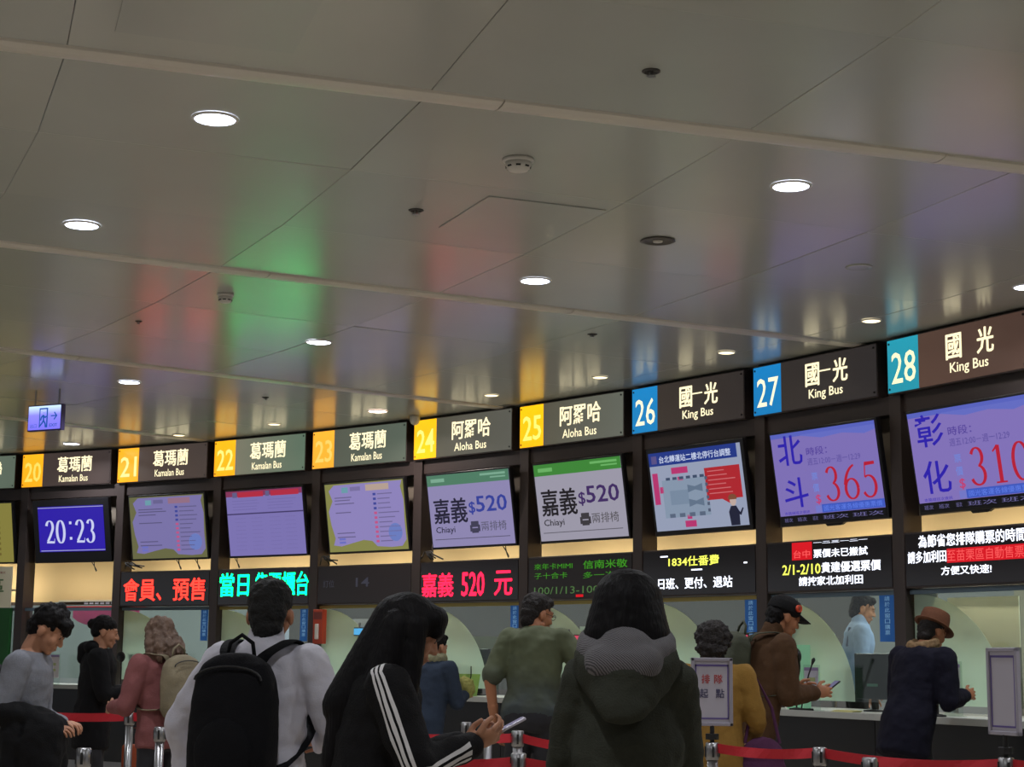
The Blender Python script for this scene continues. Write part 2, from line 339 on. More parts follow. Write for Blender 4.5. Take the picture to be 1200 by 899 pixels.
for i in range(FIRST, LAST+1):
    p = post(i); rz = bay_rot(i); nb = i+20-0
    def S(name, x0, x1, y0, y1, z0, z1, m, b=0):
        o = MB().box(x0, x1, y0, y1, z0, z1, b).build(name, m); o.location = (p.x, p.y, 0); o.rotation_euler = (0, 0, rz); tag(o, kind='structure'); return o
    S('wall_bulkhead', -.05, BAY+.05, .62, .68, 2.02, ZCEIL, M_cream)
    S('trim_backboard', .08, BAY-.03, .135, .15, 2.50, 3.32, M_bback)
    S('wall_office', -.35, BAY+.6, 3.3, 3.4, 0, 2.9, M_office[0 if i < 1 else 1 if i < 6 else 2 if i == 6 else 3])
    S('ceiling_office', -.2, BAY+.5, .68, 3.4, 2.85, 2.9, M_white)
    S('trim_ledge', .1, BAY-.03, .62, .69, 1.98, 2.02, M_dark)
    # cove lamp behind the display boards lighting the cream board
    def area(name, loc, rot, sx, sy, en, col):
        ld = bpy.data.lights.new(name, 'AREA'); ld.shape = 'RECTANGLE'; ld.size = sx; ld.size_y = sy; ld.energy = en; ld.color = col
        lo = bpy.data.objects.new(name, ld); COL.objects.link(lo); d = wall_dir(i); n = Vector((-d.y, d.x, 0))
        q = p+d*loc[0]+n*loc[1]; lo.location = (q.x, q.y, loc[2]); lo.rotation_euler = Euler(rot).to_matrix().to_4x4().to_euler(); lo.rotation_euler = (Matrix.Rotation(rz, 3, 'Z') @ Euler(rot).to_matrix()).to_euler(); return lo
    cl = empty('cove_light', (0, 0, 0), label='hidden cove lamp '+WHERE[i], cat='light', group='cove lamps behind the display boards')
    tb = MB().tube([(.15, .2, 2.16), (BAY-.1, .2, 2.16)] if i != 0 else [(.15, .57, 2.03), (BAY-.1, .57, 2.03)], .012, 8).build('tube', M_white, cl); cl.location = (p.x, p.y, 0); cl.rotation_euler = (0, 0, rz)
    lo = area('lamp', (BAY/2, .22, 2.18), (PI/2+.25, 0, 0), 1.3, .05, COVE_W if i else COVE_W*.5, (1, .85, .62)); 
    ol = empty('office_light', (0, 0, 0), label='square office ceiling lamp behind the window '+WHERE[i], cat='light', group='office ceiling lamps behind the windows'); ol.location = (p.x, p.y, 0); ol.rotation_euler = (0, 0, rz)
    box('lamp_frame', M_white, ol, .45, 1.15, 1.45, 2.15, 2.82, 2.85)
    lo = area('lamp', (.8, 1.8, 2.81), (0, 0, 0), .6, .6, OFFICE_W, (.93, 1, .95))
    # counter
    ct = bay_empty('ticket_counter', i, label='dark ticket counter with pale edge '+WHERE[i], cat='counter', group='ticket counters under the windows')
    box('front_panel', M_black, ct, .012, BAY-.012, -.28, -.25, .1, .94, .004); box('kick_plate', M_steel, ct, .036, BAY-.02, -.24, -.22, 0, .1)
    box('side_panel', M_blackm, ct, .012, .035, -.249, .6, 0, .95)
    tp = MB(); q = .0355; tp.add([(.33*q, -.33, z) for z in (.955, .985)]+[(BAY-.33*q, -.33, z) for z in (.955, .985)]+[(BAY+.6*q, .6, z) for z in (.955, .985)]+[(-.6*q, .6, z) for z in (.955, .985)], [(0, 2, 4, 6), (1, 7, 5, 3), (0, 1, 3, 2), (2, 3, 5, 4), (4, 5, 7, 6), (6, 7, 1, 0)]); tp.build('counter_top', M_desk, ct)
    box('edge_strip', M_alu, ct, .012, BAY-.012, -.345, -.331, .94, .99, .003)
    # window: real glass with a frosted quarter disc
    wn = MB().box(.1, BAY-.03, .035, .055, 1.90, 1.93).build('window_%d' % (i+3), M_dark); wn.location = (p.x, p.y, 0); wn.rotation_euler = (0, 0, rz); tag(wn, kind='structure')
    box('glass_pane', M_glass, wn, .1, BAY-.03, .04, .048, 1.06, 1.90)
    box('head_trim', mat('olive_trim', (150, 135, 70), .5) if 2 <= i <= 6 else mat('grey_blue_trim', (90, 110, 125), .5), wn, .1, BAY-.03, .02, .035, 1.89, 1.925)
    if i >= 1:
        R_ = .83; poly = [(.13, 1.06)]+[(.13+.93*math.cos(t*PI/2/24)*1.0, 1.06+R_*math.sin(t*PI/2/24)) for t in range(25)]
        MB().prism(poly, .034, .037).build('frosted_quarter_disc', M_film, wn)

# ------------------------------------------------------------------ lit bay signs
M_wt = glow('sign_warm_white', (255, 240, 195), 1.35)
def ramp(name, c0, c1, s, axis=0, a=0, b_=1.5, rough=.25):
    m = bpy.data.materials.new(name); m.use_nodes = True; nt = m.node_tree; b = nt.nodes['Principled BSDF']; b.inputs['Base Color'].default_value = L3(tuple(v*.6 for v in c0)); b.inputs['Roughness'].default_value = rough
    tc = nt.nodes.new('ShaderNodeTexCoord'); sx = nt.nodes.new('ShaderNodeSeparateXYZ'); mp = nt.nodes.new('ShaderNodeMapRange'); mp.inputs[1].default_value = a; mp.inputs[2].default_value = b_
    cr = nt.nodes.new('ShaderNodeValToRGB'); cr.color_ramp.elements[0].color = L3(c0); cr.color_ramp.elements[1].color = L3(c1)
    nt.links.new(tc.outputs['Object'], sx.inputs[0]); nt.links.new(sx.outputs[axis], mp.inputs[0]); nt.links.new(mp.outputs[0], cr.inputs[0]); nt.links.new(cr.outputs[0], b.inputs['Emission Color']); b.inputs['Emission Strength'].default_value = s
    return m
CITY = '葛瑪蘭'; ALO = '阿羅哈'; KING = '國光'
SIGNS = {-1: (None, '聯', '', (110, 125, 108), (96, 110, 96), None, None),
 0: ('20', CITY, 'Kamalan Bus', (70, 58, 54), (64, 54, 52), (240, 160, 20), (255, 205, 90)), 1: ('21', CITY, 'Kamalan Bus', (84, 70, 62), (72, 62, 58), (238, 158, 25), (255, 225, 140)),
 2: ('22', CITY, 'Kamalan Bus', (128, 126, 108), (95, 118, 100), (250, 165, 20), (255, 225, 120)), 3: ('23', CITY, 'Kamalan Bus', (90, 94, 82), (92, 104, 92), (235, 160, 45), (250, 195, 95)),
 4: ('24', ALO, 'Aloha Bus', (84, 82, 70), (96, 96, 88), (252, 175, 20), (255, 232, 120)), 5: ('25', ALO, 'Aloha Bus', (90, 86, 72), (104, 108, 98), (255, 178, 10), (255, 230, 110)),
 6: ('26', KING, 'King Bus', (60, 52, 46), (50, 44, 42), (20, 112, 168), (245, 240, 200)), 7: ('27', KING, 'King Bus', (52, 46, 43), (46, 42, 42), (16, 108, 165), (245, 240, 200)), 8: ('28', KING, 'King Bus', (88, 66, 56), (78, 58, 50), (30, 130, 150), (250, 245, 190))}
for i, (num, zh, en, c0, c1, cn, ctx) in SIGNS.items():
    wh = {0: 'above the blue clock screen', 1: 'above the first dotted list screen', 2: 'above the red-tabbed screen', 3: 'above the unlit board', 4: 'above the pale green-barred screen', 5: 'above the vivid green-barred screen', 6: 'above the floor map screen', 7: 'above the fully visible fare screen', 8: 'above the fare screen cut by the right edge'}.get(i, '')
    who = ('sign %s %s, %s' % (num, en, wh)) if num else 'grey-green sign cut by the left edge beside sign 20'
    sg = bay_empty('bay_sign', i, label=('yellow-ended lit ' if num and int(num) < 26 else 'blue-ended lit ' if num else '')+who, cat='sign')
    W0 = 1.485; za, zb = 3.445, 3.885; f = -.06
    box('casing', M_dark, sg, 0, W0, f, .05, za, zb, .003)
    mm = ramp('sign_panel_%d' % (i+20), c0, c1, .85, 0, .3, 1.45)  # grey-green tint of the middle panels is hall reflection put into the colour
    xs = .36 if num else 0.01
    box('name_panel', mm, sg, xs, W0-.01, f-.008, f, za+.012, zb-.012)
    if num:
        mn = ramp('number_panel_%d' % (i+20), cn, tuple(min(255, v*1.08) for v in cn), 1.25, 2, za, zb)
        box('number_panel', mn, sg, .01, xs-.003, f-.009, f, za+.012, zb-.012)
        txt(sg, num, .055, .33, 3.52, 3.77, f-.0105, glow('number_%s' % num, ctx, 1.3), .004 if int(num) > 25 else .02)
    if zh == KING:
        txt(sg, '國', .66, .83, 3.625, 3.82, f-.0095, M_wt, .028); txt(sg, '光', .985, 1.16, 3.625, 3.82, f-.0095, M_wt, .028)
        txt(sg, en, .70, 1.10, 3.50, 3.60, f-.0095, M_wt, .012)
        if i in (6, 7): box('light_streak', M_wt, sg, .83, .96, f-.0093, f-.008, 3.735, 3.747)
    elif num:
        txt(sg, zh, .60, 1.18, 3.62, 3.82, f-.0095, M_wt, .022); txt(sg, en, .64, 1.12, 3.50, 3.585, f-.0095, M_wt, .008)
    else: txt(sg, zh, 1.09, 1.27, 3.60, 3.80, f-.0095, M_wt, .02)
    for x in (.03, W0-.03):
        for z in (za+.04, zb-.04): MB().tube([(x, f-.014, z), (x, f-.008, z)], .009, 8).build('screw', M_blackm, sg)

# ------------------------------------------------------------------ hanging screens
M_bez = mat('screen_bezel', (22, 21, 24), .3); TW, TH = 1.26, .80; TILT = math.radians(9)
SCR = {}
for i in range(-1, 9):
    d = wall_dir(i); n = Vector((-d.y, d.x, 0)); q = post(i)+d*.268+n*(-.01)
    names = {-1: 'olive green notice screen cut by the left edge', 0: 'thick-framed blue clock screen reading 20:23 under sign 20', 1: 'screen with yellow border and dotted list under sign 21', 2: 'lavender screen with two red tabs under sign 22',
      3: 'screen with yellow-green border and dotted list under sign 23', 4: 'screen reading Chiayi 520 with pale green bar under sign 24', 5: 'screen reading Chiayi 520 with vivid green bar under sign 25',
      6: 'screen with floor map, red speech box and cartoon attendant under sign 26', 7: 'lavender fare screen, fully visible, with blue characters and red price', 8: 'lavender fare screen cut by the right edge'}
    t = empty('display_screen', (q.x, q.y, 2.485), (TILT, 0, bay_rot(i)), label=names[i], cat='screen')
    box('housing', M_bez, t, 0, TW, .0, .05, 0, TH, .008)
    box('back_bulge', M_blackm, t, .2, TW-.2, .05, .085, .15, TH-.15, .01)
    ar = MB().box(TW/2-.03, TW/2+.03, .085, .22, TH/2-.04, TH/2+.04); ar.box(TW/2-.03, TW/2+.03, .16, .22, TH/2, TH+.06); ar.build('bracket', M_blackm, t)
    SCR[i] = t
def rect(i, a0, a1, t0, t1, m, name='panel_print', dy=.004, ins=(.022, .022, .025, .022)):
    l, r, bt, tp = ins; x0 = l; x1 = TW-r; z0 = bt; z1 = TH-tp
    return box(name, m, SCR[i], x0+(x1-x0)*a0, x0+(x1-x0)*a1, -dy, -dy+.002, z1-(z1-z0)*t1, z1-(z1-z0)*t0)
def stx(i, s, a0, a1, t0, t1, m, bold=.01, dy=.0065, serifed=False, ins=(.022, .022, .025, .022), T=.15):
    l, r, bt, tp = ins; x0 = l; x1 = TW-r; z0 = bt; z1 = TH-tp
    fn = serif if serifed else txt
    if serifed: return serif(SCR[i], s, x0+(x1-x0)*a0, x0+(x1-x0)*a1, z1-(z1-z0)*t1, z1-(z1-z0)*t0, -dy, m, T, .05)
    return txt(SCR[i], s, x0+(x1-x0)*a0, x0+(x1-x0)*a1, z1-(z1-z0)*t1, z1-(z1-z0)*t0, -dy, m, bold)
def G(c, s=.74): return glow('lit_%d_%d_%d_%d' % (*[int(v) for v in c], int(s*100)), c, s)
# 19
rect(-1, 0, 1, 0, 1, G((150, 142, 70)), 'lit_screen')
for k in range(9): rect(-1, .72, .84, .12+k*.09, .165+k*.09, G((120, 105, 50)), 'text_block', .006)
rect(-1, .72, .84, .2, .26, G((170, 90, 40)), 'text_block', .0075)
# 20 clock
CI = (.09, .09, .14, .09)
rect(0, 0, 1, 0, 1, G((45, 28, 165), 1), 'lit_screen', ins=CI); rect(0, 0, 1, .02, .035, G((190, 190, 235)), 'line', .006, CI); rect(0, .02, 1, .965, .98, G((190, 190, 235)), 'line', .006, CI)
stx(0, '20', .1, .42, .3, .82, G((200, 205, 240), 1), serifed=True, ins=CI, T=.2); stx(0, '23', .56, .88, .3, .82, G((200, 205, 240), 1), serifed=True, ins=CI, T=.2)
for t_ in (.34, .68): rect(0, .475, .51, t_, t_+.06, G((200, 205, 240), 1), 'colon_dot', .006, CI)
def list_screen(i, border, page, ltab):
    rect(i, 0, 1, 0, 1, G(border), 'lit_screen')
    l = .022; x1 = TW-l; z0 = .025; z1 = TH-.022; W_ = x1-l; H_ = z1-z0
    out = [(.12, .98), (.05, .9), (.09, .75), (.03, .6), (.05, .4), (.09, .2), (.06, .1), (.16, .08), (.3, .12), (.45, .16), (.56, .14), (.62, .06), (.8, .04), (.93, .05), (.985, .14), (.98, .4), (.99, .7), (.96, .9), (.985, .985)]
    MB().prism([(l+a*W_, z0+b*H_) for a, b in out], -.0055, -.004).build('page_print', G(page), SCR[i])
    rect(i, .53, .82, .04, .13, G(ltab), 'header_tab', .0075); rect(i, .22, .3, .06, .14, G((120, 175, 190)), 'emblem', .0075); rect(i, .33, .46, .06, .12, G(tuple(v*.85 for v in page)), 'text_block', .0075)
    for k in range(11):
        c = (70, 80, 170) if k < 4 else (215, 95, 150)
        rect(i, .615, .65, .17+k*.068, .205+k*.068, G(c), 'bullet', .0075); rect(i, .67, .8+random.random()*.14, .18+k*.068, .195+k*.068, G(tuple(v*.78 for v in page)), 'text_line', .0075)
    for k, t_ in enumerate((.2, .24, .29, .42, .72, .78)): rect(i, .12, .3+random.random()*.2, t_, t_+.015, G(tuple(v*.72 for v in page)), 'text_line', .0075)
    for k in range(2): rect(i, .14, .22, .8+k*.05, .83+k*.05, G((120, 125, 215)), 'text_block', .0075)
    MB().prism([(l+W_*(.86+.085*math.cos(u*PI/10)), z0+H_*(.25+.13*math.sin(u*PI/10))) for u in range(20)], -.0075, -.0055).build('round_badge', G((120, 140, 215)), SCR[i])
list_screen(1, (118, 118, 78), (138, 130, 190), (165, 125, 150)); list_screen(3, (150, 150, 85), (160, 148, 212), (205, 180, 165))
# 22
rect(2, 0, 1, 0, 1, G((140, 130, 200)), 'lit_screen'); rect(2, 0, 1, 0, .085, G((150, 60, 100)), 'header_band', .006); rect(2, .16, .5, .02, .1, G((200, 50, 75)), 'header_tab', .008); rect(2, .6, .96, .02, .1, G((200, 50, 75)), 'header_tab', .008)
rect(2, .09, .15, .02, .1, G((110, 105, 150)), 'emblem', .008); rect(2, .53, .58, .02, .1, G((110, 105, 150)), 'emblem', .008); rect(2, 0, 1, .345, .365, G((75, 65, 115)), 'rule_line', .006)
for k in range(4):
    for a in (.08, .55): rect(2, a, a+.28+random.random()*.1, .15+k*.045, .158+k*.045, G((125, 116, 182)), 'text_line', .006)
for k in range(9):
    for a in (.1, .32, .56, .76): rect(2, a, a+.14, .42+k*.06, .43+k*.06, G((133, 123, 190)), 'text_line', .006)
# 24 / 25
def chiayi(i, bg, green, price, ink):
    rect(i, 0, 1, 0, 1, G(bg), 'lit_screen'); rect(i, 0, 1, 0, .15, G(green), 'green_bar', .006)
    gl = tuple(min(255, v+50) for v in green); rect(i, .05, .22, .05, .10, G(gl), 'text_block', .0075); rect(i, .66, .96, .03, .06, G(gl), 'text_line', .0075); rect(i, .78, .96, .08, .1, G(gl), 'text_line', .0075)
    stx(i, '嘉義', .05, .47, .33, .68, G(ink, 1), .02); stx(i, '$', .49, .57, .40, .58, G(price, 1), .02); stx(i, '520', .58, .95, .33, .55, G(price, 1), .03)
    stx(i, 'Chiayi', .06, .30, .72, .83, G(ink, 1), .008); stx(i, '兩排椅', .62, .92, .68, .81, G(tuple(min(120, v+55) for v in ink), 1), .004)
    l = .022; W_ = TW-2*l; z0 = .025; H_ = TH-.047
    seat = MB()
    for (a0, a1, b0, b1) in ((.50, .59, .25, .33), (.485, .51, .19, .28), (.58, .605, .19, .28), (.505, .585, .17, .235)): seat.box(l+a0*W_, l+a1*W_, -.0075, -.0055, z0+b0*H_, z0+b1*H_)
    seat.build('seat_pictogram', G(tuple(min(90, v+30) for v in ink), 1), SCR[i]); rect(i, .04, .95, .89, .9, G(tuple(v*.6 for v in bg)), 'rule_line', .006)
chiayi(4, (160, 152, 200), (88, 140, 112), (50, 62, 150), (32, 30, 52)); chiayi(5, (176, 172, 190), (70, 150, 62), (62, 40, 95), (28, 25, 30))
# 26
I6 = (.035, .04, .045, .04)
rect(6, 0, 1, 0, 1, G((168, 178, 205)), 'lit_screen', ins=I6); rect(6, 0, .96, 0, .17, G((38, 62, 150)), 'title_bar', .006, I6); rect(6, .03, .09, .04, .14, G((100, 90, 150)), 'emblem', .0075, I6)
stx(6, '台北轉運站二樓北停行台調整', .12, .9, .05, .14, G((205, 215, 240), 1), .01, ins=I6, dy=.008)
pk = G((205, 60, 125)); rect(6, .24, .42, .21, .29, pk, 'pink_pill', .006, I6); rect(6, .3, .36, .33, .38, pk, 'pink_pill', .006, I6); rect(6, .02, .08, .26, .66, pk, 'pink_pill', .006, I6); rect(6, .09, .13, .44, .52, pk, 'pink_pill', .006, I6)
rect(6, .33, .45, .89, .97, pk, 'pink_pill', .006, I6); rect(6, .36, .41, .82, .87, pk, 'pink_pill', .006, I6)
gy = G((135, 155, 180)); rect(6, .12, .62, .36, .84, G((150, 168, 192)), 'map_area', .006, I6); rect(6, .2, .4, .5, .68, gy, 'map_block', .0075, I6)
for a, b0 in ((.4, .44), (.4, .62)):
    l, r, bt, tp = I6; x0 = l; W_ = TW-l-r; z1 = TH-tp; H_ = TH-bt-tp
    MB().prism([(x0+a*W_, z1-(b0)*H_), (x0+(a+.08)*W_, z1-(b0+.03)*H_), (x0+(a+.16)*W_, z1-b0*H_), (x0+(a+.16)*W_, z1-(b0+.1)*H_), (x0+(a+.08)*W_, z1-(b0+.07)*H_), (x0+a*W_, z1-(b0+.1)*H_)], -.0078, -.006).build('map_block', G((110, 130, 155)), SCR[6])
for k in range(6): rect(6, .17+k*.075, .215+k*.075, .33, .365, G((70, 85, 115)), 'map_mark', .0078, I6); rect(6, .595, .62, .36+k*.08, .4+k*.08, G((90, 100, 125)), 'map_mark', .0078, I6)
for k in range(4): rect(6, .17+k*.11, .23+k*.11, .79, .84, G((100, 115, 140)), 'map_mark', .0078, I6)
rd = G((195, 42, 52)); rect(6, .6, .97, .26, .66, rd, 'speech_box', .0065, I6)
MB().prism([(TW*.74, TH*.36), (TW*.82, TH*.36), (TW*.82, TH*.3)], -.0065, -.004).build('speech_tail', rd, SCR[6])
for k in range(6): rect(6, .63, .8+.12*random.random(), .3+k*.055, .312+k*.055, G((225, 120, 125)), 'text_line', .008, I6)
at6 = SCR[6]
MB().prism([(TW*.80, .05), (TW*.885, .05), (TW*.89, .17), (TW*.865, .22), (TW*.815, .22), (TW*.79, .17)], -.0085, -.006).build('attendant_suit', G((35, 38, 62)), at6)
MB().prism([(TW*.865, .205), (TW*.9, .16), (TW*.925, .2), (TW*.935, .195), (TW*.905, .135), (TW*.88, .15)], -.0085, -.006).build('attendant_arm', G((35, 38, 62)), at6)
MB().prism([(TW*(.84+.03*math.cos(u*PI/8)), .265+.045*math.sin(u*PI/8)) for u in range(16)], -.0088, -.006).build('attendant_face', G((215, 190, 180)), at6)
MB().prism([(TW*(.84+.042*math.cos(u*PI/8)), .29+.035*math.sin(u*PI/8)) for u in range(-1, 10)], -.0095, -.0088).build('attendant_hair', G((140, 85, 60)), at6)
# 27 / 28
def fare(i, a, b_, pr, bg):
    rect(i, 0, 1, 0, 1, G((16, 15, 20), .6), 'lit_screen'); rect(i, 0, 1, 0, .915, G(bg), 'page_print', .0055); rect(i, 0, 1, 0, .05, G((100, 112, 215)), 'sky_band', .0065)
    l = .022; W_ = TW-2*l; z1 = TH-.022; H_ = TH-.047
    MB().prism([(l+W_*a_, z1-H_*t_) for a_, t_ in ((.3, .05), (.5, .1), (.7, .08), (.9, .12), (1, .09), (1, .04), (.3, .04))], -.0068, -.0055).build('sky_band', G((112, 122, 220)), SCR[i])
    ink = G((42, 28, 168), 1)
    stx(i, a, .06, .30, .03, .36, ink, .012, dy=.009); stx(i, b_, .07, .31, .5, .83, ink, .012, dy=.009)
    stx(i, '時段：', .34, .54, .19, .28, G((80, 62, 150), 1), .01, dy=.009); stx(i, '週五12:00－週一12:29', .34, .84, .31, .385, G((85, 72, 150), 1), .0, dy=.009)
    stx(i, '票', .36, .42, .47, .55, G((110, 130, 210), 1), .012, dy=.009); stx(i, '價', .36, .42, .59, .68, G((110, 130, 210), 1), .012, dy=.009); stx(i, '$', .375, .425, .71, .82, G((190, 60, 110), 1), .01, dy=.009)
    stx(i, pr, .47, .985, .42, .80, G((178, 26, 52), 1), serifed=True, dy=.009, T=.13)
    rect(i, .36, .42, .83, .905, G((130, 135, 225)), 'blue_bar', .0068); rect(i, .42, 1, .82, .91, G((70, 100, 215)), 'blue_bar', .0068)
    stx(i, '國光客運各線優惠票價', .44, .98, .835, .895, G((95, 125, 230), 1), .0, dy=.009)
    for k, (p0, p1) in enumerate(((.04, .12), (.17, .26), (.32, .37), (.42, .66), (.7, .98))): stx(i, '班次', p0, p1, .94, .985, G((105, 100, 150), 1), 0, dy=.009)
    stx(i, '本路線班次資訊', .05, .3, .87, .905, ink, 0, dy=.009)
    MB().prism([(TW*.42, .0), (TW*.44, -.022), (TW*.56, -.022), (TW*.6, 0)], .005, .04).build('stand_socket', M_blackm, SCR[i])
fare(7, '北', '斗', '365', (142, 126, 205)); fare(8, '彰', '化', '310', (146, 128, 208))
# cables and small clutter by the screens
for i in (1, 3, 4):
    cb = bay_empty('cable_bundle', i, label='tangle of black cable just above the '+{1: 'red-lettered', 3: 'unlit', 4: 'pink-red lettered'}[i]+' board', cat='cable'); mb = MB()
    for k in range(7):
        a = random.uniform(-.1, .2); mb.tube([(.17+.02*k, -.03, 2.47), (.19+a*.4+.02*k, -.05, 2.42+.02*random.random()), (.17+a+.03*k, -.03, 2.37+.05*random.random())], .008, 6)
    mb.build('cable', M_blackm, cb)
for cj, (i, x) in enumerate(((0, 1.2), (1, 1.0), (1, 1.3), (4, 1.32), (2, .35))):
    d_ = bay_empty('screen_cable', i, label='thin drooping cable '+['right of the clock screen', 'under the left part of the first dotted list screen', 'under the right corner of the first dotted list screen', 'below the pale green-barred Chiayi screen', 'at the left under the red-tabbed screen'][cj], cat='cable', group='drooping cables below the screens')
    MB().tube([(x+.06*math.sin(u*PI/6)*(1 if u < 4 else .8)+.01*u, -.01, 2.49-.12*math.sin(u*PI/8)) for u in range(9)], .005, 6).build('wire', M_blackm, d_)

# ------------------------------------------------------------------ LED text boards
M_led = mat('led_board_gloss', (30, 24, 25), .18, coat=.4); M_ledoff = mat('led_board_off', (44, 38, 38), .25)
RED = glow('led_red', (255, 40, 30), 5); PNK = glow('led_pink_red', (255, 25, 60), 3.2); GRN = glow('led_green', (0, 255, 120), 9); WHT = glow('led_white', (235, 240, 255), 2.2); YEL = glow('led_yellow', (230, 235, 90), 1.6); DGR = glow('led_dim_green', (80, 190, 40), .55); LRED = glow('led_red_block', (215, 15, 30), 1); GRY = glow('led_grey', (80, 80, 95), .5); DRD = glow('led_red_text', (255, 90, 90), 1)
LB = {}
for i, lb in {1: 'board with large red letters over the pink-coated woman', 2: 'board with large bright green letters over the white-shirted man', 3: 'board, unlit, over the long-haired woman', 4: 'board with pink-red letters reading 520', 5: 'board with dim green lines over the man in the tee', 6: 'board with one yellow and one white line', 7: 'board with red block, yellow dates and white lines', 8: 'board with white lines and a long red line at the right'}.items():
    e = bay_empty('message_board', i, label='black LED '+lb, cat='message board'); LB[i] = e
    box('casing', M_dark, e, .1, BAY-.03, -.02, .1, 1.935, 2.36, .004); box('dark_face', M_ledoff if i in (3, 5) else M_led, e, .115, BAY-.045, -.026, -.02, 1.95, 2.345)
def lt(i, s, a0, a1, z0, z1, m, b=.02): txt(LB[i], s, a0, a1, z0, z1, -.029, m, b)
lt(1, '會員、預售', .16, 1.50, 2.0, 2.27, RED, .012)
lt(2, '當日', .14, .62, 2.04, 2.31, GRN, .012); lt(2, '售票櫃台', .72, 1.56, 2.04, 2.31, GRN, .012)
lt(3, '訂位', .2, .38, 2.12, 2.2, GRY, 0); lt(3, '14', .72, .93, 2.12, 2.22, GRY, .02)
lt(4, '嘉義', .13, .62, 1.99, 2.24, PNK, .02); lt(4, '520', .74, 1.08, 1.99, 2.24, PNK, .02); lt(4, '元', 1.22, 1.48, 1.99, 2.24, PNK, .02)
lt(5, '來年卡MIMI', .2, .75, 2.23, 2.29, DGR, 0); lt(5, '信南米敬', .9, 1.5, 2.22, 2.3, DGR, .01); lt(5, '子十合卡', .2, .68, 2.14, 2.2, DGR, 0); lt(5, '多一次不', .9, 1.5, 2.13, 2.19, DGR, 0)
lt(5, '100/1/13-100/01/', .2, 1.4, 1.99, 2.06, glow('led_faint', (110, 160, 90), .45), 0); box('red_tab', LRED, LB[5], .8, .9, -.028, -.0262, 1.955, 1.98)
lt(6, '1834仕番費', .46, 1.12, 2.2, 2.29, YEL, .02); lt(6, '日班、更付、退站', .32, 1.28, 2.0, 2.1, WHT, .02)
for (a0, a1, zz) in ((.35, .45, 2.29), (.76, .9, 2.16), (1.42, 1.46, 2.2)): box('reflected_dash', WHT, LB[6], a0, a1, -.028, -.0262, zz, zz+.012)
box('red_block', LRED, LB[7], .42, .66, -.028, -.0262, 2.2, 2.345); lt(7, '台中', .44, .64, 2.215, 2.28, DRD, .01); lt(7, '票價未已搬試', .68, 1.3, 2.21, 2.28, WHT, .015); lt(7, '一二三一二一', .68, 1.3, 2.325, 2.342, WHT, .02)
lt(7, '2/1-2/10', .3, .76, 2.08, 2.165, YEL, .02); lt(7, '貴建優選票價', .77, 1.44, 2.085, 2.17, WHT, .02); lt(7, '請按家北加利田', .5, 1.24, 1.985, 2.06, WHT, .02)
lt(8, '為節省您排隊購票的時間', .26, 1.36, 2.235, 2.33, WHT, .02); lt(8, '請多加利田', .14, .56, 2.12, 2.21, WHT, .02); box('red_block', LRED, LB[8], .565, 1.45, -.028, -.0262, 2.11, 2.215); lt(8, '至苗栗區自動售票機', .57, 1.44, 2.12, 2.205, DRD, .0)
lt(8, '方便又快速!', .5, 1.02, 2.02, 2.085, WHT, .02)

# bay 19: poster and green panel in place of board and window
pz = bay_empty('wall_poster', -1, label='cream poster with green characters at the left edge above the green panel', cat='poster')
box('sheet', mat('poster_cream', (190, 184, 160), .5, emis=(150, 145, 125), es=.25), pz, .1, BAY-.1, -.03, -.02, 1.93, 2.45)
txt(pz, '售票區', .5, 1.38, 2.12, 2.3, -.033, mat('poster_green', (85, 120, 75), .6), .03); txt(pz, '國道客運', .6, 1.4, 2.36, 2.39, -.033, mat('poster_red', (150, 90, 80), .6), 0)
gp = bay_empty('green_partition', -1, label='dark green panel below the cream poster at the left edge', cat='panel'); box('board', mat('green_board', (32, 92, 42), .45), gp, .1, BAY-.1, -.03, .02, 1.0, 1.925)
# interior of bay 20
def office_box(name, i, x0, x1, y0, y1, z0, z1, m, label, cat, group=None, b=.003):
    e = bay_empty(name, i, x=(x0+x1)/2, y=(y0+y1)/2, z=z0, label=label, cat=cat, group=group); w_, d_, h_ = (x1-x0)/2, (y1-y0)/2, z1-z0
    return e, w_, d_, h_

# ------------------------------------------------------------------ things around the windows
M_blue = mat('blue_notice', (28, 84, 150), .5, emis=(28, 84, 150), es=.25); M_bluetxt = mat('blue_notice_text', (140, 190, 225), .5, emis=(140, 190, 225), es=.25)
def blue_notice(i, x, zt, zb, side, w_=.12):
    e = bay_empty('vertical_notice', i, x=x, y=.02, z=zb, label='narrow blue notice at the right of the window '+WHERE[i], cat='notice'); box('sheet', M_blue, e, -w_/2, w_/2, 0, .004, 0, zt-zb)
    for k, s in enumerate('請於此窗口購票'):
        h = (zt-zb)/8.2; txt(e, s, -.025, .03, zt-zb-(k+1)*h, zt-zb-(k+1)*h+h*.8, -.003, M_bluetxt, .0)
for i, x, w_ in ((1, 1.46, .11), (2, 1.46, .11), (4, 1.47, .12), (6, 1.45, .14), (7, 1.45, .17)): blue_notice(i, x, 1.89, 1.53, 0, w_)
ph = bay_empty('phone_box', 3, x=.17, y=-.01, z=1.5, label='orange-red wall phone box with white handset on the post left of window 23', cat='phone')
box('case', mat('orange_red_enamel', (170, 62, 38), .4), ph, -.075, .085, -.06, .0, 0, .38, .006); box('handset', M_white, ph, -.02, .03, -.085, -.06, .05, .22, .008); box('plate', mat('brown_plate', (110, 50, 45), .5), ph, -.06, .07, -.063, -.06, .27, .35)
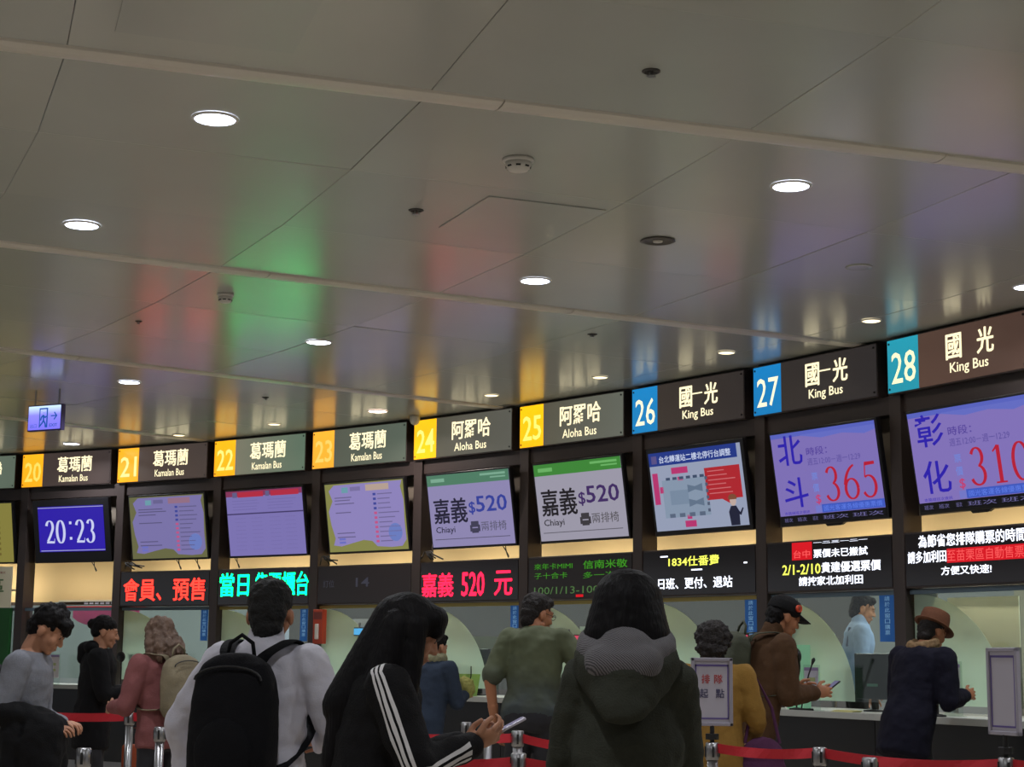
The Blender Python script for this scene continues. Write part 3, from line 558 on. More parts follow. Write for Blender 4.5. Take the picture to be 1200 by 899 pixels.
def disc_mic(i, x, y, z, r, label):
    e = bay_empty('disc_mirror', i, x=x, y=y, z=.985, label=label, cat='mirror')
    MB().lathe([(.06, 0), (.06, .012), (.02, .02)], 16).build('base', M_blackm, e, smooth=True); MB().tube([(0, 0, .015), (0, .0, (z-.985)*.6), (0, -.01, z-.985-r*.8)], .007, 8).build('stem', M_blackm, e)
    o = MB().lathe([(.002, -.014), (r*.9, -.012), (r, 0), (r*.95, .008), (.002, .012)], 20).build('disc', M_black, e, smooth=True); o.rotation_euler = (PI/2, 0, 0); o.location = (0, -.012, z-.985)
disc_mic(7, .66, -.22, 1.41, .075, 'round black disc on a stem on counter 27 left of the acrylic stand'); disc_mic(8, .61, -.2, 1.385, .09, 'round black disc on a stem on counter 28 in front of the hatted man')
disc_mic(4, .46, -.2, 1.355, .07, 'round black disc on a stem on counter 24 right of the long-haired woman'); disc_mic(6, .56, -.2, 1.43, .06, 'round black disc on a stem on counter 26 behind the olive parka'); disc_mic(1, .36, -.2, 1.33, .065, 'round black disc on a stem on counter 21 in front of the black-coated woman')
def monitor(i, x, y, w_, h_, z, rz, label, on=None):
    e = bay_empty('counter_monitor', i, x=x, y=y, z=.985, rz=rz, label=label, cat='monitor'); MB().lathe([(.09, 0), (.09, .01), (.02, .018)], 20).build('base', M_blackm, e, smooth=True)
    box('stand', M_blackm, e, -.025, .025, -.01, .02, .01, z-.985+.05); o = box('casing', M_black, e, -w_/2, w_/2, -.02, .02, z-.985, z-.985+h_, .006)
    box('label_sticker', mat('green_sticker', (70, 120, 100), .5), e, -.06, .06, -.023, -.021, z-.985+h_*.28, z-.985+h_*.34)
monitor(7, 1.13, .18, .40, .36, 1.08, 0, 'large black back of a monitor on counter 27 below the clerk'); monitor(8, 1.42, .1, .4, .36, 1.14, 0, 'black monitor back at the right edge on counter 28')
monitor(4, .74, .25, .24, .24, 1.22, .2, 'small dark monitor above the green basket on counter 24'); monitor(5, .72, .2, .26, .26, 1.2, 0, 'dark monitor beside the man in the green tee on counter 25'); monitor(6, .95, .2, .3, .22, 1.2, 0, 'dark monitor behind the woman in the ochre coat on counter 26'); monitor(1, 1.1, .0, .3, .26, 1.12, -.2, 'dark monitor on counter 21 behind the beige backpack')
def acrylic(i, x, y, w_, h_, rz, label, col):
    e = bay_empty('acrylic_stand', i, x=x, y=y, z=.985, rz=rz, label=label, cat='sign holder'); box('foot', M_glass, e, -w_/2, w_/2, -.04, .05, 0, .006)
    box('holder', M_glass, e, -w_/2, w_/2, -.004, .004, .006, h_); box('sheet', mat('acrylic_paper_%d' % i, col, .6), e, -w_/2+.012, w_/2-.012, -.0065, -.0045, .08, h_-.02)
    box('heading', mat('lilac_print', (128, 112, 150), .6), e, -w_/2+.012, w_/2-.012, -.008, -.0066, h_-.045, h_-.02)
    for k in range(2): box('sticker', mat('olive_sticker', (150, 160, 110), .6), e, -w_*.18, w_*.24, -.008, -.0066, .16+k*.07, .19+k*.07)
acrylic(7, .82, -.2, .17, .36, .1, 'clear acrylic stand with lilac-headed paper on counter 27 before the frosted glass', (168, 168, 182)); acrylic(8, .56, .0, .16, .4, .2, 'clear acrylic stand right of the brown hat on counter 28', (160, 165, 165))
acrylic(0, .78, -.15, .22, .38, .1, 'white-sheeted acrylic stand on counter 20 right of the man in grey', (185, 178, 180)); acrylic(1, .30, .05, .15, .4, 0, 'narrow pale acrylic stand on counter 21 beyond the black disc', (150, 160, 165))
gm = bay_empty('gooseneck_microphone', 7, x=.8, y=-.27, z=.985, label='black gooseneck microphone leaning right on counter 27', cat='microphone')
box('base', M_blackm, gm, -.12, .06, -.05, .05, 0, .018, .004); MB().tube([(-.03, 0, .015), (.0, 0, .12), (.07, -.01, .28), (.115, -.01, .37)], .006, 8).build('neck', M_blackm, gm); MB().tube([(.113, -.01, .365), (.13, -.01, .40), (.137, -.01, .415)], .012, 10, rs=[.008, .016, .006]).build('head', M_blackm, gm)
bk = bay_empty('paper_basket', 4, x=.86, y=-.1, z=.985, label='lime green tray box with yellow print on counter 24', cat='box'); mb = MB()
mb.add([(-.12, -.08, 0), (.12, -.08, 0), (.12, .08, 0), (-.12, .08, 0), (-.15, -.1, .22), (.15, -.1, .22), (.15, .1, .22), (-.15, .1, .22)], [(0, 3, 2, 1), (0, 1, 5, 4), (1, 2, 6, 5), (2, 3, 7, 6), (3, 0, 4, 7)]); mb.build('tray', mat('lime_plastic', (140, 175, 85), .5), bk)
box('yellow_print', mat('yellow_print', (190, 190, 60), .5), bk, -.11, .11, -.092, -.086, .03, .13)
cb = bay_empty('counter_cable', 4, x=1.05, y=-.2, z=.985, label='thin black cable standing up from counter 24 beside the green tee man', cat='cable'); MB().tube([(-.02, 0, .005), (.0, 0, .05), (-.01, 0, .12), (.03, 0, .2), (.03, 0, .3)], .006, 6).build('wire', M_blackm, cb)
def folder(i, x, y, w_, h_, c, label, name='paper_sheet', es=0, z=1.0, rz=0):
    e = bay_empty(name, i, x=x, y=y, z=z, rz=rz, label=label, cat='paper'); box('sheet', mat(name+str(i), c, .5, emis=c if es else None, es=es), e, -w_/2, w_/2, 0, .004, 0, h_)
folder(7, .50, -.05, .28, .52, (140, 205, 165), 'pale green folder leaning on the glass of window 27', 'green_folder', .12, .985)
def reflect_panel(i, x, z, w_, h_, c, label, y=1.2): 
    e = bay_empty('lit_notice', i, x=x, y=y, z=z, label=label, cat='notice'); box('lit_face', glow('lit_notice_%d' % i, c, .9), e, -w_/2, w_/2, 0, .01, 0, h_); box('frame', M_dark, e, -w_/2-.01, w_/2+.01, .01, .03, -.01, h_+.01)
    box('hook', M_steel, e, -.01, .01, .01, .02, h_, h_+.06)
reflect_panel(5, .66, 1.46, .36, .13, (215, 75, 100), 'pink lit notice on window 25 beside the man in the green tee', .0); reflect_panel(6, 1.30, 1.46, .24, .13, (215, 75, 105), 'pink lit notice on window 26 beside the cap man', .0)  # pink reflections in the glass, built as glowing panels on its front
reflect_panel(3, .75, 1.60, .14, .07, (90, 180, 235), 'small sky-blue lit notice on window 23', .0)
M_wframe = mat('pale_window_frame', (168, 172, 178), .4)
for i, x0, x1, z0, z1, c, lb in ((5, .5, 1.1, 1.1, 1.6, (150, 165, 165), 'pale grey-green board in the office behind the man in the tee'), (3, .5, .9, 1.1, 1.55, (140, 155, 150), 'pale board in the office behind the left of window 23'), (6, .5, 1.0, 1.1, 1.62, (120, 128, 135), 'grey door-like panel in the office behind window 26'), (8, 1.1, 1.4, 1.75, 1.9, (92, 90, 110), 'dark lilac poster board high in the office behind window 28'), (4, .95, 1.35, 1.2, 1.7, (185, 205, 205), 'pale board standing in the office behind window 24'), (8, .62, 1.0, 1.55, 1.85, (42, 52, 52), 'dark cabinet in the office behind window 28'), (7, .66, 1.4, 1.5, 1.9, (220, 222, 200), 'cream board in the office behind the clerk'), (8, .12, .35, 1.15, 1.9, (190, 190, 182), 'white paper sheet with dots on the glass left in window 28'), (7, .12, .38, 1.3, 1.88, (176, 182, 170), 'pale paper sheet on the glass left in window 27'), (3, 1.0, 1.4, 1.2, 1.6, (120, 130, 128), 'grey cabinet in the office behind window 23'), (2, .8, 1.3, 1.2, 1.8, (168, 176, 200), 'bluish board in the office behind window 22')):
    near = 'paper sheet' in lb; yy = .06 if near else (.95 if i != 8 else .9)
    e = bay_empty('paper_sheet' if near else 'office_board', i, x=(x0+x1)/2+(0 if near else .55), y=yy, z=z0 if near else 0, label=lb, cat='paper' if near else 'board'); hh = z1-z0 if near else z1; w_ = (x1-x0)/2
    zb0 = 0 if near else z0; box('face', mat('face_%d_%d' % (i, int(x0*100)), c, .6), e, -w_, w_, 0, .01, zb0, hh)
    if not near:
        box('leg', M_steel, e, -w_+.02, -w_+.05, .01, .04, 0, hh); box('leg', M_steel, e, w_-.05, w_-.02, .01, .04, 0, hh)
    else:
        for k in range(3): box('dot', M_blackm, e, -.02, .0, -.003, -.001, hh*(.25+.22*k), hh*(.25+.22*k)+.02)
# window 20: open stand seen through
e = bay_empty('pink_banner', 0, x=.9, y=.62, z=1.66, label='magenta and pale pink banner hung inside window 20 under a red rail', cat='banner')
mb = MB(); vs = []; nn = 16
for k in range(nn+1):
    x = -.55+1.1*k/nn; vs += [(x, .01*math.sin(k*1.3), .29), (x, .01*math.sin(k*1.3), .16-.12*math.sin(PI*k/nn)**.6)]
mb.add(vs, [(2*k, 2*k+2, 2*k+3, 2*k+1) for k in range(nn)]); o = mb.build('cloth', mat('magenta_cloth', (200, 60, 140), .7), e); sm = o.modifiers.new('s', 'SOLIDIFY'); sm.thickness = .004
box('rail', mat('red_rail', (190, 40, 60), .4), e, -.78, .66, -.02, .0, .29, .305)
for k in range(9): box('pale_print', mat('pale_print', (190, 195, 225), .6), e, -.35+k*.09, -.29+k*.09, -.018, -.012, .33, .38)
for k, (x, z0, z1, c) in enumerate(((.35, 1.1, 1.6, (190, 205, 215)), (.75, 1.25, 1.62, (150, 185, 225)), (1.05, 1.1, 1.5, (200, 215, 215)), (1.35, 1.15, 1.6, (120, 130, 135)))):
    e = bay_empty('hanging_sheet', 0, x=x, y=1.3, z=0, label='%s sheet on a stand in the office behind window 20' % ('pale blue-grey tall', 'light blue', 'whitish green', 'dark grey')[k], cat='paper'); box('sheet', mat('hang_%d' % k, c, .6), e, -.14, .14, 0, .01, z0, z1); box('stand', M_steel, e, -.01, .01, .01, .03, 0, z1)
for i, x, z0, z1 in ((1, .85, 1.0, 1.9), (1, .52, 1.0, 1.85)):
    e = bay_empty('office_locker', i, x=x+.3, y=1.4, z=0, label=('tall bluish white' if x > .6 else 'narrow brown')+' locker in the office behind window 21', cat='locker'); c = (190, 200, 225) if x > .6 else (120, 105, 90)
    box('body', mat('locker_%d' % int(x*100), c, .5), e, -.12, .12, 0, .4, 0, z1); box('door', mat('locker_d%d' % int(x*100), tuple(v*.93 for v in c), .5), e, -.11, .11, -.012, 0, .05, z1-.03); box('handle', M_steel, e, .07, .085, -.03, -.012, 1.0, 1.15)
for i, x, c, lb in ((3, .45, (175, 175, 165), 'small stack of papers on counter 23'), (5, .9, (220, 220, 215), 'white papers on counter 25 right of the green tee man'), (7, 1.18, (215, 210, 150), 'yellowish slips on counter 27'), (8, .35, (190, 190, 190), 'papers on counter 28 under the hatted man'), (6, .55, (200, 200, 205), 'papers on counter 26')):
    e = bay_empty('paper_stack', i, x=x, y=-.18, z=.985, rz=.2, label=lb, cat='paper'); mb = MB()
    for k in range(4): o = box('sheet', mat('stack_%d' % i, c, .6), e, -.1+k*.006, .1+k*.004, -.07+k*.008, .06, k*.004, k*.004+.003)
for i, x in ((5, .93), (3, .55)):
    e = bay_empty('pen_on_cord', i, x=x, y=-.22, z=.985, label='black pen in a holder '+('beside the man in the green tee' if i == 5 else 'on the counter left of the long-haired woman'), cat='pen'); box('holder', M_white, e, -.03, .03, -.02, .02, 0, .012, .003); MB().tube([(0, 0, .01), (.015, 0, .09)], .007, 8).build('pen', M_blackm, e)

# ------------------------------------------------------------------ belt barriers
def gpost(x, y, h=.95, label='', angle=0):
    e = empty('barrier_post', (x, y, 0), (0, 0, angle), label=label, cat='barrier post')
    MB().lathe([(.17, 0), (.17, .012), (.15, .025), (.04, .04)], 28).build('base', M_blackm, e, smooth=True); MB().lathe([(.028, .03), (.028, h-.09)], 20).build('pole', M_steel, e, smooth=True)
    MB().lathe([(.033, h-.09), (.036, h-.085), (.036, h-.005), (.03, h)], 20).build('belt_head', M_steel, e, smooth=True)
    for k in range(4): box('belt_slot', M_blackm, e, .034*math.cos(k*PI/2)-.006, .034*math.cos(k*PI/2)+.006, .034*math.sin(k*PI/2)-.006, .034*math.sin(k*PI/2)+.006, h-.075, h-.02)
    return e
def belt(e, a, b, z0, z1, sag=.02, hgt=.05):      # belongs to post e
    a = Vector((a[0], a[1], z0)); b = Vector((b[0], b[1], z1)); d = (b-a); n_ = 14; L = Vector((d.y, -d.x, 0)).normalized()*.0015; vs = []; fs = []
    loc = e.location
    for k in range(n_+1):
        p_ = a+d*k/n_-Vector((0, 0, sag*4*(k/n_)*(1-k/n_)))-loc; tw = .006*math.sin(k*.9)
        for s_, zz in ((1, 0), (1, hgt), (-1, hgt), (-1, 0)): vs.append(p_+L*s_+Vector((0, 0, zz-hgt/2))+L.normalized()*tw*(1 if zz else -1))
    for k in range(n_):
        for q_ in range(4): fs.append((k*4+q_, k*4+(q_+1) % 4, k*4+4+(q_+1) % 4, k*4+4+q_))
    fs += [(0, 1, 2, 3), (n_*4+3, n_*4+2, n_*4+1, n_*4)]
    o = MB().add(vs, fs).build('belt', M_red, e); o.rotation_euler = (0, 0, -e.rotation_euler.z); return o
A = (1.075, 9.17); B = (1.57, 8.78); C_ = (2.30, 8.05); D_ = (3.1, 7.3)
pA = gpost(*A, label='steel barrier post carrying the framed queue-start sign'); pB = gpost(*B, label='steel barrier post joining two red belts right of the queue-start sign'); pC = gpost(*C_, label='steel barrier post carrying the blank-looking side-on sign at the right'); pD = gpost(*D_, label='barrier post past the right edge of the picture')
belt(pA, A, B, .925, .925); belt(pB, B, C_, .925, .92, .03); belt(pC, C_, D_, .92, .92)
pE = gpost(1.68, 8.1, .94, 'short steel barrier post top just above the lower edge, right of the middle')
mp_ = (.055, 10.0); m2 = (.05, 8.15); m3 = (.75, 9.7); m4 = (-.62, 9.9)
pM = gpost(*mp_, .965, 'steel barrier post between the long-haired woman and the parka'); pN = gpost(*m2, .94, 'front steel barrier post with black head under the middle belts')
belt(pM, mp_, m4, .925, .925, .01); belt(pM, mp_, m3, .93, .93, .05); belt(pN, m2, (-.65, 8.1), .90, .93, .03); belt(pN, m2, (.7, 8.0), .90, .9, .03)
gpost(*m4, .965, 'barrier post behind the long-haired woman'); gpost(*m3, .965, 'barrier post hidden behind the parka'); gpost(-.65, 8.1, .94, 'barrier post in front of the long-haired woman'); gpost(.7, 8.0, .94, 'front barrier post hidden behind the parka')
# far thin posts seen between the belts
gpost(-.28, 11.6, .95, 'thin distant barrier post left of the middle belts'); gpost(-.14, 12.1, .95, 'thin distant barrier post second left of the middle belts')
l1 = (-2.69, 12.35); l0 = (-3.6, 12.75); l2 = (-2.0, 12.0)
pL = gpost(*l1, .965, 'steel barrier post between the black-coated and pink-coated women'); pK = gpost(*l0, .965, 'barrier post hidden behind the man in grey'); pR = gpost(*l2, .965, 'barrier post hidden behind the beige backpack')
belt(pL, l1, l0, .935, .93, .015, .06); belt(pL, l1, l2, .935, .94, .01, .06)
gpost(-2.14, 10.7, .935, 'bright steel barrier post below the beige backpack'); gpost(-2.03, 8.35, .93, 'steel barrier post below the black jacket at the left')
def frame_sign(e, z0, w_, h_, rz, text):
    f_ = MB(); t = .018
    for b_ in ((-w_/2, w_/2, 0, t), (-w_/2, w_/2, h_-t, h_), (-w_/2, -w_/2+t, 0, h_), (w_/2-t, w_/2, 0, h_)): f_.box(b_[0], b_[1], -.012, .012, z0+b_[2], z0+b_[3], .003)
    o = f_.build('sign_frame', mat('lilac_acrylic', (150, 146, 158), .3), e); o.rotation_euler = (0, 0, rz)
    pp = box('sheet', mat('paper_white', (172, 168, 180), .6), o, -w_/2+t, w_/2-t, -.004, .004, z0+t, z0+h_-t)
    for (x0, x1, a, b_) in ((-w_/2+.022, w_/2-.022, h_-.045, h_-.035), (-w_/2+.022, w_/2-.022, .035, .043), (-w_/2+.022, -w_/2+.028, .035, h_-.035), (w_/2-.028, w_/2-.022, .035, h_-.035)): box('purple_line', mat('purple_print', (92, 78, 140), .6), o, x0, x1, -.0062, -.0045, z0+a, z0+b_)
    if text:
        r_ = mat('red_print', (170, 60, 60), .6); bl = mat('navy_print', (58, 56, 92), .6)
        for s_, x, z, m_ in (('排', -.055, .20, r_), ('隊', .012, .20, r_), ('起', -.065, .125, bl), ('點', .02, .125, bl)): txt(o, s_, x, x+.045, z0+z+.02, z0+z+.068, -.0065, m_, .01)
    st = MB().tube([(0, 0, .93), (0, 0, z0+.005)], .012, 12); st.lathe([(.035, 0), (.035, .03)], 6, (0, 0, .965)); st.build('sign_stem', M_blackm, e)
frame_sign(pA, 1.035, .22, .355, 0, True); frame_sign(pC, 1.05, .205, .40, math.radians(-64), False)

# ------------------------------------------------------------------ people
CLOUD = bpy.data.textures.new('folds', 'CLOUDS'); CLOUD.noise_scale = .09; CLOUD.noise_depth = 2
CLOUD2 = bpy.data.textures.new('strands', 'CLOUDS'); CLOUD2.noise_scale = .018; CLOUD2.noise_depth = 1
CLOUD3 = bpy.data.textures.new('curls', 'CLOUDS'); CLOUD3.noise_scale = .03; CLOUD3.noise_depth = 2
class Soup:
    def __init__(s): s.v = []; s.f = []; s.fine = False
    def _add(s, vs, fs):
        n = len(s.v); s.v += [Vector(v) for v in vs]; s.f += [tuple(i+n for i in f) for f in fs]
    def rings(s, rings, n=16):                     # rings: (centre, radius vector a, radius vector b)
        vs = []; fs = []
        for c, a, b in rings:
            for k in range(n): t = 2*PI*k/n; vs.append(c+a*math.cos(t)+b*math.sin(t))
        m_ = len(rings)
        for i in range(m_-1):
            for k in range(n): k2 = (k+1) % n; fs.append((i*n+k, i*n+k2, (i+1)*n+k2, (i+1)*n+k))
        fs.append(tuple(reversed(range(n)))); fs.append(tuple((m_-1)*n+k for k in range(n)))
        s._add(vs, fs)
    def cap(s, A, B, ra, rb, n=14, flat=1.0, side=None):
        A = Vector(A); B = Vector(B); d = (B-A); L = d.length; d = d/L if L > 1e-6 else Vector((0, 0, 1))
        u = side if side is not None else (Vector((1, 0, 0)) if abs(d.x) < .8 else Vector((0, 1, 0)))
        a = (u-d*u.dot(d)).normalized(); b = d.cross(a)
        R = []
        for t in (-.98, -.8, -.45, 0): q = math.sqrt(1-t*t); R.append((A+d*ra*t, a*ra*q, b*ra*q*flat))
        for t in (0, .45, .8, .98): q = math.sqrt(1-t*t); R.append((B+d*rb*t, a*rb*q, b*rb*q*flat))
        s.rings(R, n)
    def ell(s, C, r, M=None, n=16):
        C = Vector(C); M = M or Matrix.Identity(3); R = []
        for k in range(9):
            t = -PI/2+PI*(k+.15)/(8.3); q = math.cos(t); z = math.sin(t)
            R.append((C+M @ Vector((0, 0, r[2]*z)), M @ Vector((r[0]*q, 0, 0)), M @ Vector((0, r[1]*q, 0))))
        s.rings(R, n)
    def mesh(s, voxel, smooth=3, disp=0, tex=None, dec=0):
        me = bpy.data.meshes.new('t'); me.from_pydata([v[:] for v in s.v], [], s.f)
        bm = bmesh.new(); bm.from_mesh(me); bmesh.ops.recalc_face_normals(bm, faces=bm.faces); bm.to_mesh(me); bm.free()
        o = bpy.data.objects.new('t', me); COL.objects.link(o)
        r = o.modifiers.new('r', 'REMESH'); r.mode = 'VOXEL'; r.voxel_size = voxel; r.use_smooth_shade = True
        if smooth: q = o.modifiers.new('s', 'SMOOTH'); q.factor = .5; q.iterations = smooth
        if disp: q = o.modifiers.new('d', 'DISPLACE'); q.strength = disp; q.texture = tex; q.mid_level = .5; q.texture_coords = 'LOCAL'
        if dec: q = o.modifiers.new('c', 'DECIMATE'); q.ratio = dec
        out = evaluated(o); bpy.data.objects.remove(o); bpy.data.meshes.remove(me); return out
def join_meshes(ms, name):
    bm = bmesh.new()
    for m_ in ms: bm.from_mesh(m_)
    me = bpy.data.meshes.new(name); bm.to_mesh(me); bm.free(); me.polygons.foreach_set('use_smooth', [True]*len(me.polygons)); return me
V = Vector
def hand(s, wrist, d, nrm, thumb, curl=25, spread=1.0):
    """wrist point, pointing direction, palm normal, thumb side"""
    d = d.normalized(); nrm = (nrm-d*nrm.dot(d)).normalized(); sd = d.cross(nrm).normalized(); 
    if sd.dot(thumb) < 0: sd = -sd
    M = Matrix((sd, d, nrm)).transposed()
    s.ell(wrist+d*.048, (.040, .052, .017), M); s.cap(wrist-d*.02, wrist+d*.02, .024, .024, flat=.75, side=sd)
    for off, L, ang in ((.030, .072, 6), (.0105, .080, 1), (-.0095, .074, -4), (-.028, .058, -10)):
        p_ = wrist+d*(.088-abs(off-.01)*.25)+sd*off*1.05; dd = (Matrix.Rotation(math.radians(-ang*spread), 3, nrm) @ d) if sd.dot(d.cross(nrm)) > 0 else (Matrix.Rotation(math.radians(ang*spread), 3, nrm) @ d)
        r_ = .0088
        for k, fr in enumerate((.42, .32, .26)):
            c = math.radians(curl*(k+.6)); q = dd*math.cos(c)+nrm*math.sin(c); e = p_+q*L*fr; s.cap(p_, e, r_, r_*.9, n=10); p_ = e; r_ *= .9
    p_ = wrist+d*.03+sd*.034; q = (d*.75+sd*.6+nrm*.3).normalized(); e = p_+q*.038; s.cap(p_, e, .0125, .0105, n=10); q2 = (d*.95+sd*.1+nrm*.35).normalized(); s.cap(e, e+q2*.032, .0105, .0085, n=10)
SKIN = mat('skin', (178, 128, 100), .5, noise_s=20, noise_a=.06, spec=.3); SKIN2 = mat('skin_tan', (165, 112, 82), .5, noise_s=20, noise_a=.06, spec=.3)
HAIR = mat('black_hair', (17, 15, 16), .65, noise_s=30, noise_a=.4, bump=.5, bump_s=120, stretch=(1, 1, .12), spec=.15); BRHAIR = mat('brown_hair', (92, 70, 56), .6, noise_s=14, noise_a=.45, bump=.9, bump_s=80, stretch=(1, 1, .15)); DBHAIR = mat('dark_brown_hair', (22, 15, 14), .8, noise_s=30, noise_a=.4, bump=.9, bump_s=120)
EYE_M = mat('eye_dark', (30, 22, 20), .2); LIP_M = mat('lip', (150, 84, 76), .5)
def person(label, px, py, d, yaw, H=None, lean=0, hp=20, hy=0, hr=0, hf=.0, larm=None, rarm=None, shw=1.0, bulk=1.0, top='jacket', top_m=None, leg_m=None, hair='short', hair_m=None, skin=SKIN, group=None, hem=.80, sleeve=1.0, z0=0, glasses=False, tdisp=.02, neckline=None, fine=.0045, nk=0, hood=None, collar=None, headw=1.0, skirt=False, lblname='jacket', hipw=1.0):
    P = at(px, py, d); H = H or P.z-z0; k = H/1.70
    root_loc = V((P.x, P.y, z0)); Rz = Matrix.Rotation(math.radians(yaw), 3, 'Z')
    # joints
    ln = math.radians(lean); pel = V((0, 0, .93)); up = V((0, math.sin(ln), math.cos(ln))); fw = V((0, math.cos(ln), -math.sin(ln)))
    chest = pel+up*.34; nb = pel+up*.53+fw*.0; shz = pel+up*.475
    hc = nb+V((0, .03+hf+.5*math.sin(ln)*.1, .120+nk-hf*.25)); 
    # keep the crown where the photograph puts it
    Mh = Matrix.Rotation(math.radians(hy), 3, 'Z') @ Matrix.Rotation(math.radians(-hp), 3, 'X') @ Matrix.Rotation(math.radians(hr), 3, 'Y')
    crown = hc.z+.115; pelz = 1.70-crown
    sh = V((0, 0, pelz))
    pel = pel+sh; chest += sh; nb += sh; shz += sh; hc += sh
    ofs = V((-hc.x, -hc.y, 0))                      # the head sits over the picked point
    J = lambda v: (v+ofs)*k
    sw = .185*shw; SL = shz+V((-sw, 0, -.02)); SR = shz+V((sw, 0, -.02))
    larm = larm or ((-.27, .02, 1.13), (-.25, .10, .88)); rarm = rarm or ((.27, .02, 1.13), (.25, .10, .88))
    def armpts(a, sgn, S):
        E = V(a[0])+V((0, 0, pelz)); W = V(a[1])+V((0, 0, pelz))
        E = S+(E-S).normalized()*.29; W = E+(W-E).normalized()*.25
        hd = V(a[2]) if len(a) > 2 and a[2] else (W-E).normalized(); nr = V(a[3]) if len(a) > 3 and a[3] else V((-sgn, 0, -.2)); th = V(a[4]) if len(a) > 4 and a[4] else V((0, 1, .3)); cu = a[5] if len(a) > 5 else 25
        return E, W, hd, nr, th, cu
    EL, WL, dL, nL, tL, cL = armpts(larm, -1, SL); ER, WR, dR, nR, tR, cR = armpts(rarm, 1, SR)
    # ---- body: one skin surface (coarse trunk, fine head and hands)
    b = Soup()
    def R3(c, rx, ry, nz=up):
        f_ = fw; b.rings([(c+nz*-.001, V((rx, 0, 0)), f_*ry), (c+nz*.001, V((rx, 0, 0)), f_*ry)])
    def trunk(s, g, zs):
        rings = []
        for t, rx, ry, off in zs: c = pel+up*t+fw*off; rings.append((J(c), V((1, 0, 0))*((rx+g)*k), fw*((ry+g)*k)))
        s.rings(rings, 20)
    base = [(-.10, .10, .09, 0), (-.06, .155*hipw, .11, -.01), (.02, .165*hipw, .115, -.01), (.12, .14, .10, 0), (.24, .15, .105, 0), (.36, .165*shw, .108, .005), (.45, .165*shw, .10, 0), (.50, .11, .075, -.005), (.53, .06, .055, 0)]
    trunk(b, 0, base)
    legs = []
    for sgn in (-1, 1):
        hip = V((sgn*.085, ofs.y*0, .90+pelz)); hip = V((sgn*.085, 0, .90+pelz)); kn = V((sgn*.095, .02, .49+pelz*.4)); an = V((sgn*.10, -.02, .09))
        legs.append((hip, kn, an))
        b.cap(J(hip), J(kn), .078*k, .055*k); b.cap(J(kn), J(an), .053*k, .036*k); b.cap(J(an)+V((0, -.03, -.045))*k, J(an)+V((0, .13, -.05))*k, .032*k, .03*k)
    for S, E, W in ((SL, EL, WL), (SR, ER, WR)): b.cap(J(S), J(E), .05*k, .04*k); b.cap(J(E), J(W), .038*k, .028*k)
    b.cap(J(nb-up*.03), J(hc)+Mh @ V((0, -.02, -.05))*k, .058*k, .052*k)
    coarse = b.mesh(.014, 4)
    f = Soup(); HC = J(hc); hk = k*headw
    def hp_(v): return HC+Mh @ (V(v)*hk)
    def he(c, r): f.ell(hp_(c), tuple(q*hk for q in r), Mh, 18)
    he((0, -.012, .028), (.074, .094, .086)); he((0, .028, -.02), (.062, .064, .084)); he((0, .042, -.072), (.046, .045, .036)); he((0, .072, -.094), (.022, .019, .017))
    f.cap(hp_((0, .088, .012)), hp_((0, .107, -.026)), .008*hk, .0135*hk, n=10); f.cap(hp_((-.035, .080, .026)), hp_((.035, .080, .026)), .012*hk, .012*hk, n=10)
    for sx_ in (-1, 1): he((sx_*.036, .062, -.028), (.024, .026, .03)); he((sx_*.077, -.008, -.012), (.011, .021, .031)); he((sx_*.013, .097, -.03), (.009, .01, .008)); he((sx_*.03, .086, .008), (.014, .008, .009))
    f.cap(hp_((-.019, .090, -.056)), hp_((.019, .090, -.056)), .0085*hk, .0085*hk, n=10); f.cap(hp_((-.017, .088, -.068)), hp_((.017, .088, -.068)), .009*hk, .009*hk, n=10)
    f.cap(J(nb), hp_((0, -.022, -.055)), .056*k, .053*k)
    headm = f.mesh(.006, 2)
    h_ = Soup()
    for E, W, hd, nr, th, cu in ((EL, WL, dL, nL, tL, cL), (ER, WR, dR, nR, tR, cR)):
        t_ = Soup(); hand(t_, V((0, 0, 0)), hd, nr, th, cu)
        c0 = J(W)
        n0 = len(h_.v); h_.v += [c0+v*k for v in t_.v]; h_.f += [tuple(i+n0 for i in q) for q in t_.f]
        h_.cap(J(E+(W-E)*.6), c0, .033*k, .025*k)
    handm = h_.mesh(fine, 1)
    me = join_meshes([coarse, headm, handm], 'person'); me.materials.append(skin)
    root = link('person', me); root.location = root_loc; root.rotation_euler = (0, 0, math.radians(yaw)); tag(root, label, 'person', group)
    def part(name, s, vox, m_, sm=3, disp=0, tex=None, lb=None):
        q = s.mesh(vox, sm, disp, tex); q.materials.append(m_); q.name = name; o = link(name, q, None, root)
        if lb: o['label'] = lb
        return o
    # eyes, lips
    for sx_ in (-1, 1):
        q = MB(); c = hp_((sx_*.030, .0905, .007)); q.tube([c-Mh @ V((0, .004, 0)), c+Mh @ V((0, .0025, 0))], .0075*hk, 10); q.build('eye', EYE_M, root, smooth=False)
        q = MB().tube([hp_((sx_*.016, .094, .026)), hp_((sx_*.034, .092, .031)), hp_((sx_*.048, .082, .027))], .0028, 6, rs=[.003*hk, .003*hk, .0018*hk]); q.build('eyebrow', hair_m or HAIR, root)
    MB().tube([hp_((-.02, .096, -.062)), hp_((0, .0995, -.061)), hp_((.02, .096, -.062))], .004, 6, rs=[.002*hk, .0045*hk, .002*hk]).build('lips', LIP_M, root)
    # ---- trousers, shoes
    s = Soup()
    if skirt: trunk(s, .02, [(-.5, .2, .17, 0), (-.2, .19, .15, 0), (0, .165, .12, 0), (.1, .14, .11, 0)])
    else: trunk(s, .012, [(-.12, .10, .10, 0), (-.07, .16*hipw, .115, -.01), (.02, .166*hipw, .118, -.01), (.10, .15, .108, 0)])
    for hip, kn, an in legs:
        s.cap(J(hip), J(kn), .094*k, .070*k); s.cap(J(kn), J(an), .068*k, .056*k)
